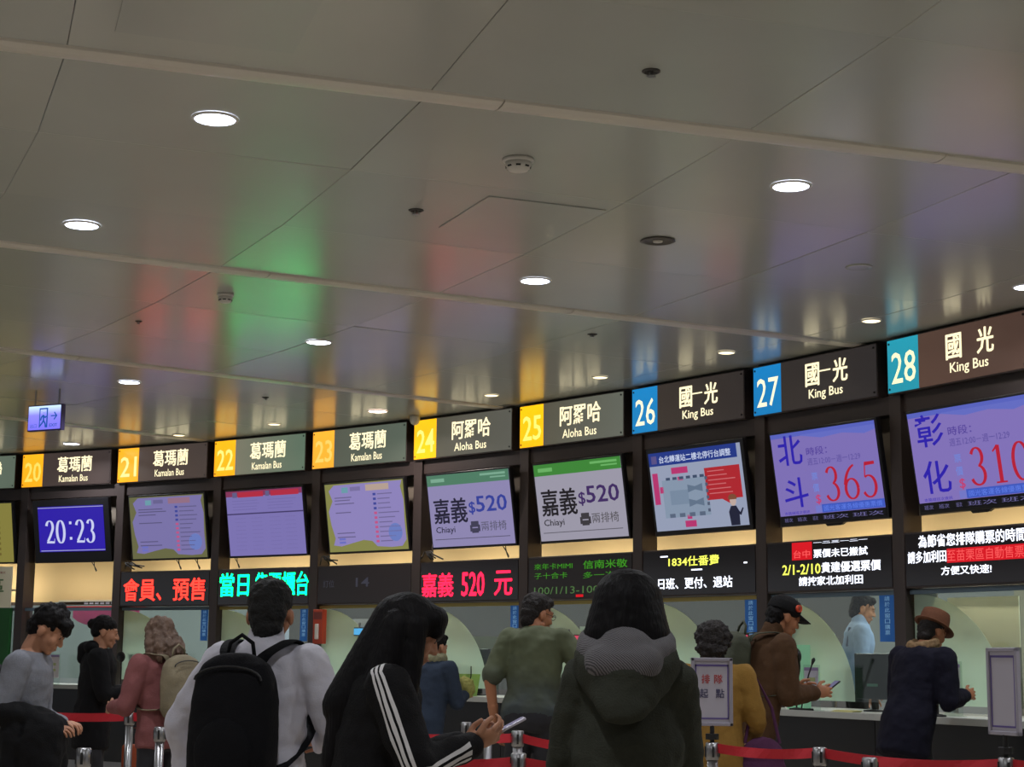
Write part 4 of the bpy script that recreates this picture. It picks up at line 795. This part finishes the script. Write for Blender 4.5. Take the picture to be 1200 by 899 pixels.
    part('trousers', s, .014, leg_m or mat('dark_trousers', (26, 26, 32), .8), 3, .02, CLOUD)
    s = Soup()
    for hip, kn, an in legs: s.cap(J(an)+V((0, -.035, -.05))*k, J(an)+V((0, .15, -.055))*k, .04*k, .036*k, flat=.9)
    part('shoes', s, .01, mat('dark_shoes', (30, 28, 28), .5), 2)
    # ---- upper garment
    s = Soup(); g = .018*bulk
    tz = [(hem-.93-.02, .12, .09, 0), (hem-.93, .165*hipw, .12, 0), (0.02, .17*hipw, .122, -.01), (.14, .155, .112, 0), (.26, .162, .115, 0), (.36, .175*shw, .116, .005), (.44, .172*shw, .108, 0), (.49, .12*shw, .085, -.005), (.525, .072, .068, 0)]
    if hem > .93: tz = [q for q in tz if q[0] != .02]
    tz.sort(key=lambda q: q[0]); trunk(s, g, tz)
    for S, E, W in ((SL, EL, WL), (SR, ER, WR)):
        if sleeve >= 1:
            s.cap(J(S), J(E), (.066+g*.6)*k, (.052+g*.6)*k); s.cap(J(E), J(E+(W-E)*.93), (.05+g*.6)*k, (.036+g*.5)*k)
        else: s.cap(J(S), J(S+(E-S)*.85), (.066+g*.6)*k, (.062+g*.6)*k)
        s.cap(J(nb-up*.06), J(S), (.05+g*.5)*k, (.058+g*.6)*k)
    if collar: s.cap(J(nb-up*.035), J(nb+up*.03), .078*k, .070*k)
    ob = part(lblname, s, .011, top_m, 3, tdisp, CLOUD)
    # ---- hair
    s = Soup()
    def hE(c, r): s.ell(hp_(c), tuple(q*hk for q in r), Mh, 18)
    hm = hair_m or HAIR
    if hair == 'short':
        hE((0, -.022, .052), (.083, .096, .080)); hE((0, -.055, .0), (.072, .062, .075)); hE((0, .045, .085), (.06, .045, .035)); hE((0, -.060, -.048), (.060, .048, .055))
        part('hair', s, .007, hm, 1, .022, CLOUD3)
    elif hair == 'tousled':
        hE((0, -.02, .06), (.088, .10, .085)); hE((0, -.06, -.005), (.075, .06, .072)); hE((0, .062, .075), (.062, .045, .04)); hE((-.03, -.01, .115), (.05, .06, .04)); hE((0, .09, .05), (.055, .025, .03))
        part('hair', s, .007, hm, 1, .03, CLOUD3)
    elif hair == 'curly':
        hE((0, -.03, .04), (.115, .118, .105)); hE((0, -.06, -.04), (.10, .08, .07)); hE((0, .04, .08), (.085, .06, .05))
        part('hair', s, .008, hm, 1, .05, CLOUD3)
    elif hair == 'bob':
        hE((0, -.022, .040), (.102, .114, .096)); hE((0, -.045, -.03), (.112, .09, .09))
        s.rings([(hp_((0, -.03, .03)), Mh @ V((.103, 0, 0))*hk, Mh @ V((0, .105, 0))*hk), (hp_((0, -.045, -.05)), Mh @ V((.122, 0, 0))*hk, Mh @ V((0, .09, 0))*hk), (hp_((0, -.05, -.13)), Mh @ V((.120, 0, 0))*hk, Mh @ V((0, .075, 0))*hk), (hp_((0, -.05, -.165)), Mh @ V((.10, 0, 0))*hk, Mh @ V((0, .06, 0))*hk)], 20)
        hE((0, .05, .085), (.08, .05, .04)); part('hair', s, .008, hm, 4, .004, CLOUD2)
    elif hair == 'long':
        hE((0, -.02, .045), (.093, .108, .088)); hE((0, .055, .075), (.078, .05, .05)); hE((0, .085, .04), (.07, .025, .035))
        for sx_ in (-1, 1): s.cap(hp_((sx_*.075, .0, .03)), J(nb+V((sx_*.11, .05, -.14))), .045*hk, .04*hk); s.cap(hp_((sx_*.06, -.05, .0)), J(nb+V((sx_*.10, -.08, -.20))), .065*hk, .06*hk)
        s.cap(hp_((0, -.06, .02)), J(nb+V((0, -.15, -.14))), .09*hk, .085*hk); s.cap(J(nb+V((0, -.15, -.14))), J(nb+V((0, -.19, -.32))), .085*hk, .06*hk, flat=.7)
        part('hair', s, .009, hm, 5, .003, CLOUD2)
    elif hair == 'wavy':
        hE((0, -.02, .045), (.095, .11, .09)); 
        for q in range(9):
            a = math.radians(-160+q*40/1.0); x, y = .07*math.sin(a), -.02+.07*math.cos(a)
            if y > .035: continue
            s.cap(hp_((x, y, .02)), hp_((x*1.5, y*1.3-.02, -.11)), .035*hk, .04*hk); s.cap(hp_((x*1.5, y*1.3-.02, -.11)), hp_((x*1.6, y*1.3-.03, -.2)), .04*hk, .02*hk)
        part('hair', s, .009, hm, 2, .035, CLOUD3)
    elif hair == 'tied':
        hE((0, -.02, .045), (.082, .10, .082)); hE((0, -.05, .0), (.07, .06, .07)); hE((0, -.115, .035), (.035, .035, .04)); part('hair', s, .008, hm, 1, .012, CLOUD2)
    if glasses:
        q = MB(); 
        for sx_ in (-1, 1):
            ring = [hp_((sx_*.031+.021*math.cos(a*PI/6), .103, .005+.017*math.sin(a*PI/6))) for a in range(13)]; q.tube(ring, .0018, 6); q.tube([hp_((sx_*.052, .1, .008)), hp_((sx_*.078, .0, .005))], .0018, 6)
        q.tube([hp_((-.01, .104, .008)), hp_((.01, .104, .008))], .0018, 6); q.build('glasses', M_blackm, root)
    info = dict(J=J, hp=hp_, Mh=Mh, root=root, nb=nb, up=up, fw=fw, pel=pel, SL=SL, SR=SR, EL=EL, ER=ER, WL=WL, WR=WR, k=k, hk=hk, part=part, sw=sw, yaw=yaw, chest=chest, dR=dR, dL=dL, jacket=ob, g=g)
    return info
def world(I, v): return I['root'].location + Matrix.Rotation(math.radians(I['yaw']), 3, 'Z') @ I['J'](v)
def backpack(I, label, m_, w_=.30, h_=.46, dp=.17, zoff=0, yoff=.0, straps=True, handle=True, tilt=None, side=0):
    """soft pack on the back; its straps pass over the shoulders"""
    k = I['k']; J = I['J']; c = I['pel']+I['up']*(.24+zoff)-I['fw']*(.125+I['g']+dp/2-.02+yoff)+V((side, 0, 0))
    s = Soup(); u = I['up']; fwd = I['fw']; X = V((1, 0, 0)); rings = []
    for t, q, dq in ((-.5, .6, .5), (-.48, .9, .85), (-.35, 1.0, 1.0), (-.1, 1.02, 1.05), (.15, 1, .95), (.32, .93, .8), (.42, .78, .62), (.48, .5, .4), (.5, .25, .2)):
        pts = []
        rings.append((J(c+u*(t*h_)), X*(w_/2*q*k), fwd*(dp/2*dq*k)))
    # superellipse rings
    n = 24; vs = []; fs = []
    for ce, a, b_ in rings:
        for j in range(n):
            t = 2*PI*j/n; cx = math.copysign(abs(math.cos(t))**.55, math.cos(t)); sy = math.copysign(abs(math.sin(t))**.7, math.sin(t)); vs.append(ce+a*cx+b_*sy)
    for i in range(len(rings)-1):
        for j in range(n): j2 = (j+1) % n; fs.append((i*n+j, i*n+j2, (i+1)*n+j2, (i+1)*n+j))
    fs.append(tuple(reversed(range(n)))); fs.append(tuple((len(rings)-1)*n+j for j in range(n))); s._add(vs, fs)
    me = s.mesh(.010, 3, .012, CLOUD); me.materials.append(m_)
    o = link('backpack', me); o.location = I['root'].location; o.rotation_euler = I['root'].rotation_euler; tag(o, label, 'backpack')
    # front pocket with zip
    p_ = Soup(); q = c-fwd*(dp/2*.92)-u*(.10*h_/.46); vs = []
    p_.ell(J(q), (w_*.36*k, .03*k, h_*.26*k), Matrix((X, fwd, u)).transposed()); pm_ = p_.mesh(.009, 3); pm_.materials.append(m_); link('front_pocket', pm_, None, o)
    z_ = MB().tube([J(c+u*(h_*.30)-fwd*(dp/2*.86)+X*(w_*.40*math.sin(t))*1.0+u*(.10*h_*(math.cos(t)))) for t in [(-PI/2+PI*j/12) for j in range(13)]], .004*k, 6); z_.build('zip', M_blackm, o)
    if straps:
        for sx_ in (-1, 1):
            st = MB(); g = I['g']; top = c+u*(.40*h_)+fwd*(dp*.35); pts = [top+X*sx_*.05, top+X*sx_*.075+u*.05, ]
            S = I['nb']-u*.05+X*sx_*.115; pts += [S-fwd*(.075+g)+u*.035, S+u*(.055+g*.6), S+fwd*(.075+g)+u*.01, S+fwd*(.135+g)-u*.10+X*sx_*.02, S+fwd*(.12+g)-u*.24+X*sx_*.03, S+fwd*(.02)-u*.33+X*sx_*.06, c-u*.35*h_+fwd*dp*.4+X*sx_*w_*.42]
            P_ = [J(x) for x in pts]; vs = []; fs = []
            for i_, p__ in enumerate(P_):
                dd = (P_[min(i_+1, len(P_)-1)]-P_[max(i_-1, 0)]).normalized(); wv = X*(.033*k); nn_ = dd.cross(X).normalized()*.005
                for a_, b__ in ((-1, -1), (1, -1), (1, 1), (-1, 1)): vs.append(p__+wv*a_+nn_*b__)
            for i_ in range(len(P_)-1):
                for q_ in range(4): fs.append((i_*4+q_, i_*4+(q_+1) % 4, i_*4+4+(q_+1) % 4, i_*4+4+q_))
            ob = MB().add(vs, fs).build('strap', m_, o, smooth=False); sd_ = ob.modifiers.new('s', 'SUBSURF'); sd_.levels = sd_.render_levels = 2
    if handle:
        t = c+u*(.47*h_)+fwd*.03; MB().tube([J(t+X*-.055), J(t+X*-.045+u*.055), J(t+u*.085), J(t+X*.045+u*.055), J(t+X*.055)], .008*k, 8).build('grab_handle', m_, o, smooth=True)
    return o

CL = lambda n, c, **kw: mat(n, c, kw.pop('rough', .85), noise_s=kw.pop('ns', 60), noise_a=kw.pop('na', .12), bump=kw.pop('bump', .35), bump_s=kw.pop('bs', 180), spec=kw.pop('spec', .2), **kw)
# 1 man in grey, far left
I = person('young man in grey sweater holding a black jacket, far left, head bowed', 57, 719, 8.7, -92, H=1.60, lean=6, hp=34, hf=.05, hair='tousled', top_m=CL('grey_sweater', (122, 124, 132)), rarm=((.25, -.02, 1.10), (.20, .28, 1.03), (0, 1, .1), (-.3, 0, -1), (-1, 0, 0), 30), larm=((-.24, .05, 1.10), (-.02, .27, 1.06), (.5, .9, 0), (0, .1, -1), (1, 0, 0), 35), hem=.84, lblname='sweater', fine=.004, collar=False, bulk=.9)
s = Soup(); J = I['J']; Wc = (I['WR']+I['WL'])/2
s.cap(J(I['ER']+V((.01, .03, .02))), J(I['WR']+V((.0, .0, .03))), .065, .075); s.cap(J(I['WR']+V((.02, -.02, 0))), J(I['WR']+V((.03, -.03, -.34))), .10, .09, flat=1.3); s.cap(J(I['WR']+V((.02, -.14, 0))), J(I['WR']+V((.03, -.17, -.28))), .085, .07); s.cap(J(I['WR']+V((-.06, .02, 0))), J(I['WR']+V((-.08, .03, -.42))), .08, .06)
s.cap(J(I['WR']+V((.03, -.1, -.28))), J(I['WR']+V((.02, .05, -.40))), .08, .08)
me = s.mesh(.011, 4, .03, CLOUD); me.materials.append(CL('black_nylon', (13, 13, 16), rough=.75)); o = link('carried_jacket', me); o.location = I['root'].location; o.rotation_euler = I['root'].rotation_euler; tag(o, 'black jacket folded over the forearm of the man in grey, far left', 'jacket')
pack = backpack(I, 'dark grey sack on the back of the man in grey at the left edge', CL('grey_pack', (48, 46, 50)), w_=.26, h_=.40, dp=.12, straps=False, handle=False)
# 2 woman in black coat
I = person('dark-haired woman in black hooded coat at the left, facing right behind a red belt', 124, 723, 12.8, -80, lean=3, hp=14, hair='tied', top_m=CL('black_coat', (13, 13, 16)), rarm=((.22, .08, 1.14), (.14, .34, 1.12), (0, 1, .1), None, None, 25), larm=((-.22, .08, 1.14), (-.05, .33, 1.12)), hem=.70, bulk=1.3, lblname='coat')
s = Soup(); J = I['J']; s.cap(J(I['nb']+V((-.08, -.06, .0))), J(I['nb']+V((.08, -.06, .0))), .055, .055); s.cap(J(I['nb']+V((0, -.10, -.02))), J(I['nb']+V((0, -.12, -.08))), .07, .05); I['part']('hood', s, .01, MATS['black_coat'], 3, .01, CLOUD)
bg = empty('orange_bag', world(I, V((-.06, .30, .70)))-V((0, 0, .05)), label='small orange bag hanging beside the left barrier post', cat='bag'); bb = MB().box(-.07, .07, -.04, .04, -.1, .08, .02); bb.build('bag_body', mat('orange_cloth', (150, 66, 32), .7), bg); MB().tube([(-.04, 0, .08), (-.03, 0, .2), (.03, 0, .2), (.04, 0, .08)], .006, 6).build('bag_handle', mat('orange_cloth', (150, 66, 32)), bg)
# 3 woman in dusty pink
I = person('woman with long brown wavy hair in dusty pink jacket wearing a beige backpack', 187, 726, 11, 50, lean=4, hp=16, hair='wavy', hair_m=BRHAIR, top_m=CL('dusty_pink', (124, 76, 76)), larm=((-.26, .05, 1.13), (-.2, .28, 1.1)), rarm=((.26, .05, 1.13), (.2, .28, 1.1)), hem=.84, bulk=1.2)
backpack(I, 'beige camouflage-like backpack on the woman in dusty pink', mat('beige_canvas', (120, 110, 88), .8, noise_s=9, noise_a=.3, bump=.3, bump_s=90), w_=.30, h_=.42, dp=.18, zoff=.06)
# 4 man white shirt
I = person('man in white shirt with black backpack seen from behind, left of centre', 318, 692, 6.3, -16, nk=-.02, headw=1.05, H=1.64, lean=3, hp=6, hair='short', hair_m=mat('dark_hair', (14, 13, 13), .8, noise_s=30, noise_a=.4, bump=.8, bump_s=90), top_m=CL('white_cotton', (196, 194, 204), rough=.8, na=.03, bump=.15), rarm=((.30, .03, 1.12), (.13, .25, 1.06), (-.6, .8, .1), None, None, 30), larm=((-.37, .04, 1.12), (-.36, .12, .9)), hem=.86, shw=.96, bulk=.75, hy=12, tdisp=.035, lblname='shirt', collar=True, skin=SKIN2)
backpack(I, 'large black backpack worn by the man in the white shirt', CL('black_pack', (12, 12, 16), rough=.85), w_=.33, h_=.50, dp=.17, zoff=-.02, side=-.02)
# 5 long-haired woman with phone
I5 = person('long-haired woman in black jacket with white sleeve stripes, looking at a phone', 482, 704, 5.5, -84, H=1.565, lean=10, hp=26, hf=.03, hair='long', hair_m=mat('jet_hair', (12, 10, 12), .6, noise_s=30, noise_a=.3, bump=.5, bump_s=120, stretch=(1, 1, .06), spec=.15), top_m=CL('black_tracksuit', (15, 14, 16), rough=.8), rarm=((.25, .17, 1.14), (.08, .42, 1.21), (-.2, .85, .3), (-.75, .1, .65), (-.3, -.2, 1), 38), larm=((-.24, .17, 1.12), (-.02, .42, 1.20), (.2, .9, .3), (.75, .1, .65), (.3, -.2, 1), 38), hem=.80, bulk=1.5, shw=1.0, tdisp=.022, fine=.0035)
# sleeve stripes lying on the right sleeve
def sleeve_stripes(I, S, E, W, sgn):
    J = I['J']; path = []
    a = I['nb']+V((sgn*.09, -.02, -.01)); path = [a, S+V((sgn*.01, -.03, .04)), S+(E-S)*.35, S+(E-S)*.7, E+(E-S)*.02, E+(W-E)*.2, E+(W-E)*.55, E+(W-E)*.9]
    rr = [.06, .072, .078, .072, .066, .064, .058, .05]; dirs = [V((sgn, -.25, .25)), V((sgn, -.5, .4)), V((sgn, -.45, .1)), V((sgn, -.45, 0)), V((sgn, -.35, -.35)), V((sgn, 0, -.5)), V((sgn, .1, -.4)), V((sgn, .1, -.3))]
    for q in (-1, 0, 1):
        vs = []; n_ = 28
        P_ = []; N_ = []
        for j in range(n_+1):
            t = j/n_*(len(path)-1); i_ = min(int(t), len(path)-2); f_ = t-i_; P_.append(path[i_].lerp(path[i_+1], f_)); N_.append((dirs[i_].lerp(dirs[i_+1], f_)).normalized()*(rr[i_]*(1-f_)+rr[i_+1]*f_))
        for j in range(n_+1):
            dd = (P_[min(j+1, n_)]-P_[max(j-1, 0)]).normalized(); n1 = N_[j].normalized(); sd = dd.cross(n1).normalized()
            for e_ in (-.0065, .0065): vs.append(J(P_[j]+N_[j]+sd*(q*.0215+e_)))
        bm = bmesh.new(); V_ = [bm.verts.new(v) for v in vs]
        for j in range(n_): bm.faces.new((V_[2*j], V_[2*j+1], V_[2*j+3], V_[2*j+2]))
        me = bpy.data.meshes.new('stripe'); bm.to_mesh(me); bm.free(); me.materials.append(mat('white_stripe', (205, 203, 203), .7)); o = link('sleeve_stripe', me, None, I['root'])
        sw_ = o.modifiers.new('w', 'SHRINKWRAP'); sw_.target = I['jacket']; sw_.wrap_method = 'NEAREST_SURFACEPOINT'; sw_.wrap_mode = 'OUTSIDE_SURFACE'; sw_.offset = .003
        me2 = evaluated(o); o.modifiers.clear(); o.data = me2
sleeve_stripes(I5, I5['SR'], I5['ER'], I5['WR'], 1)
pw = world(I5, I5['WR']); 
ph = empty('mobile_phone', world(I5, (I5['WR']+I5['WL'])/2+V((.0, .085, .03))), (math.radians(28), 0, math.radians(-84)), label='white mobile phone held by the long-haired woman', cat='phone')
box('phone_body', mat('phone_white', (196, 192, 208), .3), ph, -.036, .036, -.03, .12, -.005, .004, .003); box('phone_screen', glow('phone_screen', (140, 140, 190), .35), ph, -.032, .032, -.024, .114, .0042, .005); MB().tube([(.02, .105, -.0065), (.02, .105, -.005)], .006, 10).build('camera_lens', M_black, ph)
# 6 parka
MP = CL('olive_parka', (52, 54, 46), rough=.9, na=.15)
I = person('person with black bobbed hair in dark olive hooded parka, nearest, seen from behind', 736, 678, 5.1, -8, H=1.61, lean=3, hp=8, hair='bob', hair_m=mat('jet_hair', (12, 10, 12)), top_m=MP, larm=((-.205, .10, 1.11), (-.16, .30, 1.0)), rarm=((.175, .14, 1.12), (.12, .32, 1.02)), hem=.62, bulk=.75, shw=.76, hipw=.84, headw=1.12, tdisp=.03, lblname='parka')
s = Soup(); J = I['J']; nb = I['nb']
for a0 in range(0, 360, 15):
    a = math.radians(a0); c = nb+V((.115*math.sin(a), -.035-.10*math.cos(a), .035-.045*math.cos(a)*1.0)); s.ell(J(c), (.042, .042, .045))
s.cap(J(nb+V((-.06, -.13, -.02))), J(nb+V((.06, -.13, -.02))), .06, .06); s.cap(J(nb+V((0, -.12, .01))), J(nb+V((0, -.14, -.05))), .09, .07, flat=.6)
tw = bpy.data.materials.new('grey_twill'); tw.use_nodes = True; nt = tw.node_tree; b = nt.nodes['Principled BSDF']; tc = nt.nodes.new('ShaderNodeTexCoord'); wv = nt.nodes.new('ShaderNodeTexWave'); wv.inputs['Scale'].default_value = 75; wv.inputs['Distortion'].default_value = 2.5; wv.bands_direction = 'DIAGONAL'; cr = nt.nodes.new('ShaderNodeValToRGB'); cr.color_ramp.elements[0].color = L3((52, 50, 52)); cr.color_ramp.elements[1].color = L3((118, 115, 118)); nt.links.new(tc.outputs['Object'], wv.inputs['Vector']); nt.links.new(wv.outputs['Fac'], cr.inputs[0]); nt.links.new(cr.outputs[0], b.inputs['Base Color']); b.inputs['Roughness'].default_value = .9; MATS['grey_twill'] = tw
I['part']('hood_lining', s, .009, tw, 3, .012, CLOUD, 'grey striped woven hood lining')
s = Soup(); s.cap(J(nb+V((0, -.12, -.05))), J(nb+V((0, -.155, -.12))), .13, .09, flat=.5); s.cap(J(nb+V((-.12, -.05, -.03))), J(nb+V((-.05, -.14, -.12))), .05, .05); s.cap(J(nb+V((.12, -.05, -.03))), J(nb+V((.05, -.14, -.12))), .05, .05)

for a0 in range(0, 360, 12):
    a = math.radians(a0); s.ell(J(nb+V((.135*math.sin(a), -.05-.115*math.cos(a), .005-.055*math.cos(a)))), (.028, .028, .030))
I['part']('hood', s, .010, MP, 3, .02, CLOUD)
# 7 ochre coat
I = person('woman with dark curly hair in ochre coat behind the queue-start sign', 836, 734, 10, -14, hp=12, hair='curly', hair_m=DBHAIR, top_m=CL('ochre_coat', (132, 100, 46)), rarm=((.27, .02, 1.10), (.22, .2, 1.0)), larm=((-.26, .04, 1.12), (-.2, .22, 1.0)), hem=.60, bulk=1.4, lblname='coat')
pb = empty('shoulder_bag', world(I, V((.30, .02, .98))), label='plum shoulder bag beside the ochre coat', cat='bag'); s = Soup(); s.ell((0, 0, -.08), (.13, .06, .12)); s.ell((0, 0, -.14), (.14, .07, .08)); me = s.mesh(.009, 2, .015, CLOUD); me.materials.append(CL('plum_cloth', (72, 38, 66))); link('bag_body', me, None, pb); MB().tube([(-.1, 0, 0), (-.06, .02, .2), (-.02, .03, .36), (.06, .02, .2), (.1, 0, 0)], .01, 8).build('bag_strap', MATS['plum_cloth'], pb)
# 8 cap man
I = person('man in black cap with orange badge and brown jacket at counter 27, looking down', 918, 703, 11, -72, H=1.775, lean=14, hp=20, hf=.04, hair='short', top_m=CL('brown_jacket', (74, 52, 34)), skin=SKIN2, rarm=((.22, .12, 1.10), (.12, .37, 1.10), (0, 1, .15), None, None, 35), larm=((-.22, .12, 1.10), (-.02, .36, 1.12), (.2, 1, .1), None, None, 35), hem=.76, bulk=1.5, collar=True, fine=.004)
s = Soup(); hp_ = I['hp']; hk = I['hk']; Mh = I['Mh']
s.ell(hp_((0, -.01, .058)), (.094*hk, .108*hk, .078*hk), Mh, 20); s.rings([(hp_((0, -.012, .03)), Mh @ V((.095, 0, 0))*hk, Mh @ V((0, .108, 0))*hk), (hp_((0, -.012, .06)), Mh @ V((.093, 0, 0))*hk, Mh @ V((0, .106, 0))*hk)], 22)
cp = I['part']('cap', s, .007, CL('black_cap_cloth', (20, 20, 22)), 2)
mb = MB(); vs = []; nn = 12
for q in range(nn+1):
    a = PI*q/nn; vs += [hp_((.088*math.cos(a), .055+.03*math.sin(a), .038)), hp_((.085*math.cos(a), .075+.105*math.sin(a)**.8, .030-.012*abs(math.cos(a))-.004))]
mb.add(vs, [(2*q, 2*q+1, 2*q+3, 2*q+2) for q in range(nn)]); o = mb.build('cap_peak', MATS['black_cap_cloth'], I['root'], smooth=True); sm = o.modifiers.new('s', 'SOLIDIFY'); sm.thickness = .005
bdg = MB().tube([hp_((.085, .035, .066)), hp_((.1, .04, .068))], .022*hk, 18).build('cap_badge', mat('orange_badge', (208, 74, 44), .5), I['root']); MB().tube([hp_((.099, .0395, .0678)), hp_((.1015, .041, .068))], .015*hk, 14).build('cap_badge_centre', mat('dark_orange', (140, 50, 34), .5), I['root'])
backpack(I, 'olive and black backpack on the man in the black cap', mat('olive_pack', (50, 54, 38), .8, noise_s=5, noise_a=.3, bump=.3), w_=.28, h_=.44, dp=.20, zoff=.03, handle=True)
I8 = I
pg = empty('mobile_phone', world(I, I['WR']+V((-.10, .14, .02))), (math.radians(35), 0, math.radians(-72)), label='dark mobile phone in the hands of the man in the black cap', cat='phone'); box('phone_body', M_black, pg, -.036, .036, -.05, .09, -.005, .004, .003); box('phone_screen', glow('phone_screen', (140, 140, 190), .35), pg, -.03, .03, -.045, .085, .0042, .005)
# 9 hatted man
MN = CL('navy_coat', (20, 20, 34), rough=.95)
I = person('man in brown hat and navy coat with tan fur collar leaning on counter 28', 1092, 722, 11.9, -58, H=1.70, lean=18, hp=22, hf=.04, hair='short', hair_m=DBHAIR, top_m=MN, skin=SKIN2, rarm=((.26, .12, 1.08), (.18, .38, 1.12), (-.1, 1, .1), None, None, 30), larm=((-.24, .14, 1.10), (-.02, .38, 1.12), (.2, 1, .1), None, None, 35), hem=.70, bulk=2.0, shw=1.12, lblname='coat', fine=.004)
J = I['J']; hp_ = I['hp']; hk = I['hk']; Mh = I['Mh']; s = Soup(); nb = I['nb']
for a0 in range(0, 360, 20): a = math.radians(a0); s.ell(J(nb+V((.085*math.sin(a), -.01-.085*math.cos(a), .02-.02*math.cos(a)))), (.032, .032, .04))
I['part']('fur_collar', s, .007, CL('tan_fur', (128, 104, 76), na=.3), 1, .02, CLOUD3, 'tan fur collar')
s = Soup(); MH = CL('brown_felt', (104, 68, 50)); s.rings([(hp_((0, -.005, .045)), Mh @ V((.097, 0, 0))*hk, Mh @ V((0, .114, 0))*hk), (hp_((0, -.005, .11)), Mh @ V((.094, 0, 0))*hk, Mh @ V((0, .110, 0))*hk), (hp_((0, -.005, .15)), Mh @ V((.085, 0, 0))*hk, Mh @ V((0, .10, 0))*hk), (hp_((0, -.005, .163)), Mh @ V((.05, 0, 0))*hk, Mh @ V((0, .06, 0))*hk)], 24)
vs = []; 
I['part']('hat', s, .007, MH, 3)
mb = MB(); vs = []; nn = 28
for q in range(nn):
    a = 2*PI*q/nn; x, y = math.cos(a), math.sin(a); dz = -.022*max(0, y)+.018*max(0, -y); vs += [hp_((.088*x, -.005+.103*y, .052)), hp_((.128*x, -.002+(.165 if y > 0 else .145)*y, .046+dz))]
mb.add(vs, [(2*q, 2*q+1, (2*q+3) % (2*nn), (2*q+2) % (2*nn)) for q in range(nn)]); o = mb.build('hat_brim', MH, I['root'], smooth=True); sm = o.modifiers.new('s', 'SOLIDIFY'); sm.thickness = .006
mb = MB(); vs = []
for q in range(nn):
    a = 2*PI*q/nn; x, y = math.cos(a), math.sin(a); vs += [hp_((.095*x, -.005+.1115*y, .056)), hp_((.093*x, -.005+.109*y, .082))]
mb.add(vs, [(2*q, 2*q+1, (2*q+3) % (2*nn), (2*q+2) % (2*nn)) for q in range(nn)]); mb.build('hat_band', mat('dark_band', (46, 32, 28), .6), I['root'], smooth=True)
# 10 green tee
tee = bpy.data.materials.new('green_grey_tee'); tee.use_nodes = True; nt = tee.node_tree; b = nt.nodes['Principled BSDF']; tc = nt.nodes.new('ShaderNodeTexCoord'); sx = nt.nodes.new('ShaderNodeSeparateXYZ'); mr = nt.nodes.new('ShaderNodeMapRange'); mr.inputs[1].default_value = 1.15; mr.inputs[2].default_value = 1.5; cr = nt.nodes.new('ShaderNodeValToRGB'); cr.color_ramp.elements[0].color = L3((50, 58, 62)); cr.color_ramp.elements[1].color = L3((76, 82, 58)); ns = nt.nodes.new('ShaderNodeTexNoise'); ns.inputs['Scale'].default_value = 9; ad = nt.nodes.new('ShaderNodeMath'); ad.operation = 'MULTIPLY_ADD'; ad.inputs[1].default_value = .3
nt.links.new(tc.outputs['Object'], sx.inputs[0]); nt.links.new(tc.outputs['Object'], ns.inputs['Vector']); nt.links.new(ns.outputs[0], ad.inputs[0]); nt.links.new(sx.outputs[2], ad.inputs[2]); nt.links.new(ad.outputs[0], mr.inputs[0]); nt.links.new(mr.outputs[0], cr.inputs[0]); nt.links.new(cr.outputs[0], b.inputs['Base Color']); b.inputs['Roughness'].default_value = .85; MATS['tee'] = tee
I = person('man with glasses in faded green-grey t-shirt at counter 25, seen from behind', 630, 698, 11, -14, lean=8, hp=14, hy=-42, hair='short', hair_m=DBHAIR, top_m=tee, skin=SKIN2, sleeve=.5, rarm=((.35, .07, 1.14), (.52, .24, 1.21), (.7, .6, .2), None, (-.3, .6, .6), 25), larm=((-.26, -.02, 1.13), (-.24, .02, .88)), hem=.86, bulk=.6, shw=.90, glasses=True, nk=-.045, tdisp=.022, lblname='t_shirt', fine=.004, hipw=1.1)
# 11 clerk
for i_ in (6, 7, 8):
    st = bay_empty('office_step', i_, x=.8, y=1.7, z=0, label='low raised floor block behind the window '+WHERE[i_], cat='platform', group='raised office floor blocks'); box('deck', M_tile, st, -.8, .8, -.85, .85, 0, .22); box('nosing', M_steel, st, -.8, .8, -.86, -.85, .19, .22)
I = person('clerk in pale blue striped shirt behind window 27, facing right', 1011, 698, 14.9, -95, z0=.22, hp=18, lean=4, hair='short', top_m=mat('blue_striped_shirt', (150, 176, 220), .8), leg_m=None, hem=.88, lblname='shirt', headw=1.02, collar=True)
lt_ = MB().tube([I['J'](I['nb']+V((.09, -.09, -.04))), I['J'](I['nb']+V((.11, -.12, -.2)))], .012, 6).build('braces', mat('slate_strap', (90, 105, 140), .7), I['root'])
# 12 person in blue-grey at counter 24
I = person('person in blue-grey jacket and pale scarf behind the long-haired woman', 512, 742, 13.5, -40, lean=10, hp=14, hair='short', top_m=CL('blue_grey_jacket', (44, 54, 70)), rarm=((.22, .14, 1.14), (.12, .36, 1.16), (0, 1, .2), None, None, 30), hem=.82, bulk=1.3)
s = Soup(); J = I['J']
for a0 in range(0, 360, 24): a = math.radians(a0); s.ell(J(I['nb']+V((.085*math.sin(a), .0-.085*math.cos(a), .02))), (.035, .035, .042))
I['part']('scarf', s, .009, CL('pale_scarf', (140, 138, 110), na=.3), 1, .02, CLOUD3)
s = Soup(); J = I['J']; W_ = I['WR']; s.ell(world(I, W_+V((-.02, .02, .06)))-V((0, 0, 0)), (.09, .07, .09)); me = s.mesh(.009, 1, .03, CLOUD3); me.materials.append(CL('fuzzy_yellow', (150, 148, 84), na=.3)); o = link('fuzzy_bag', me); tag(o, 'fuzzy yellow-green bag held beside the lime tray box at counter 24', 'bag')
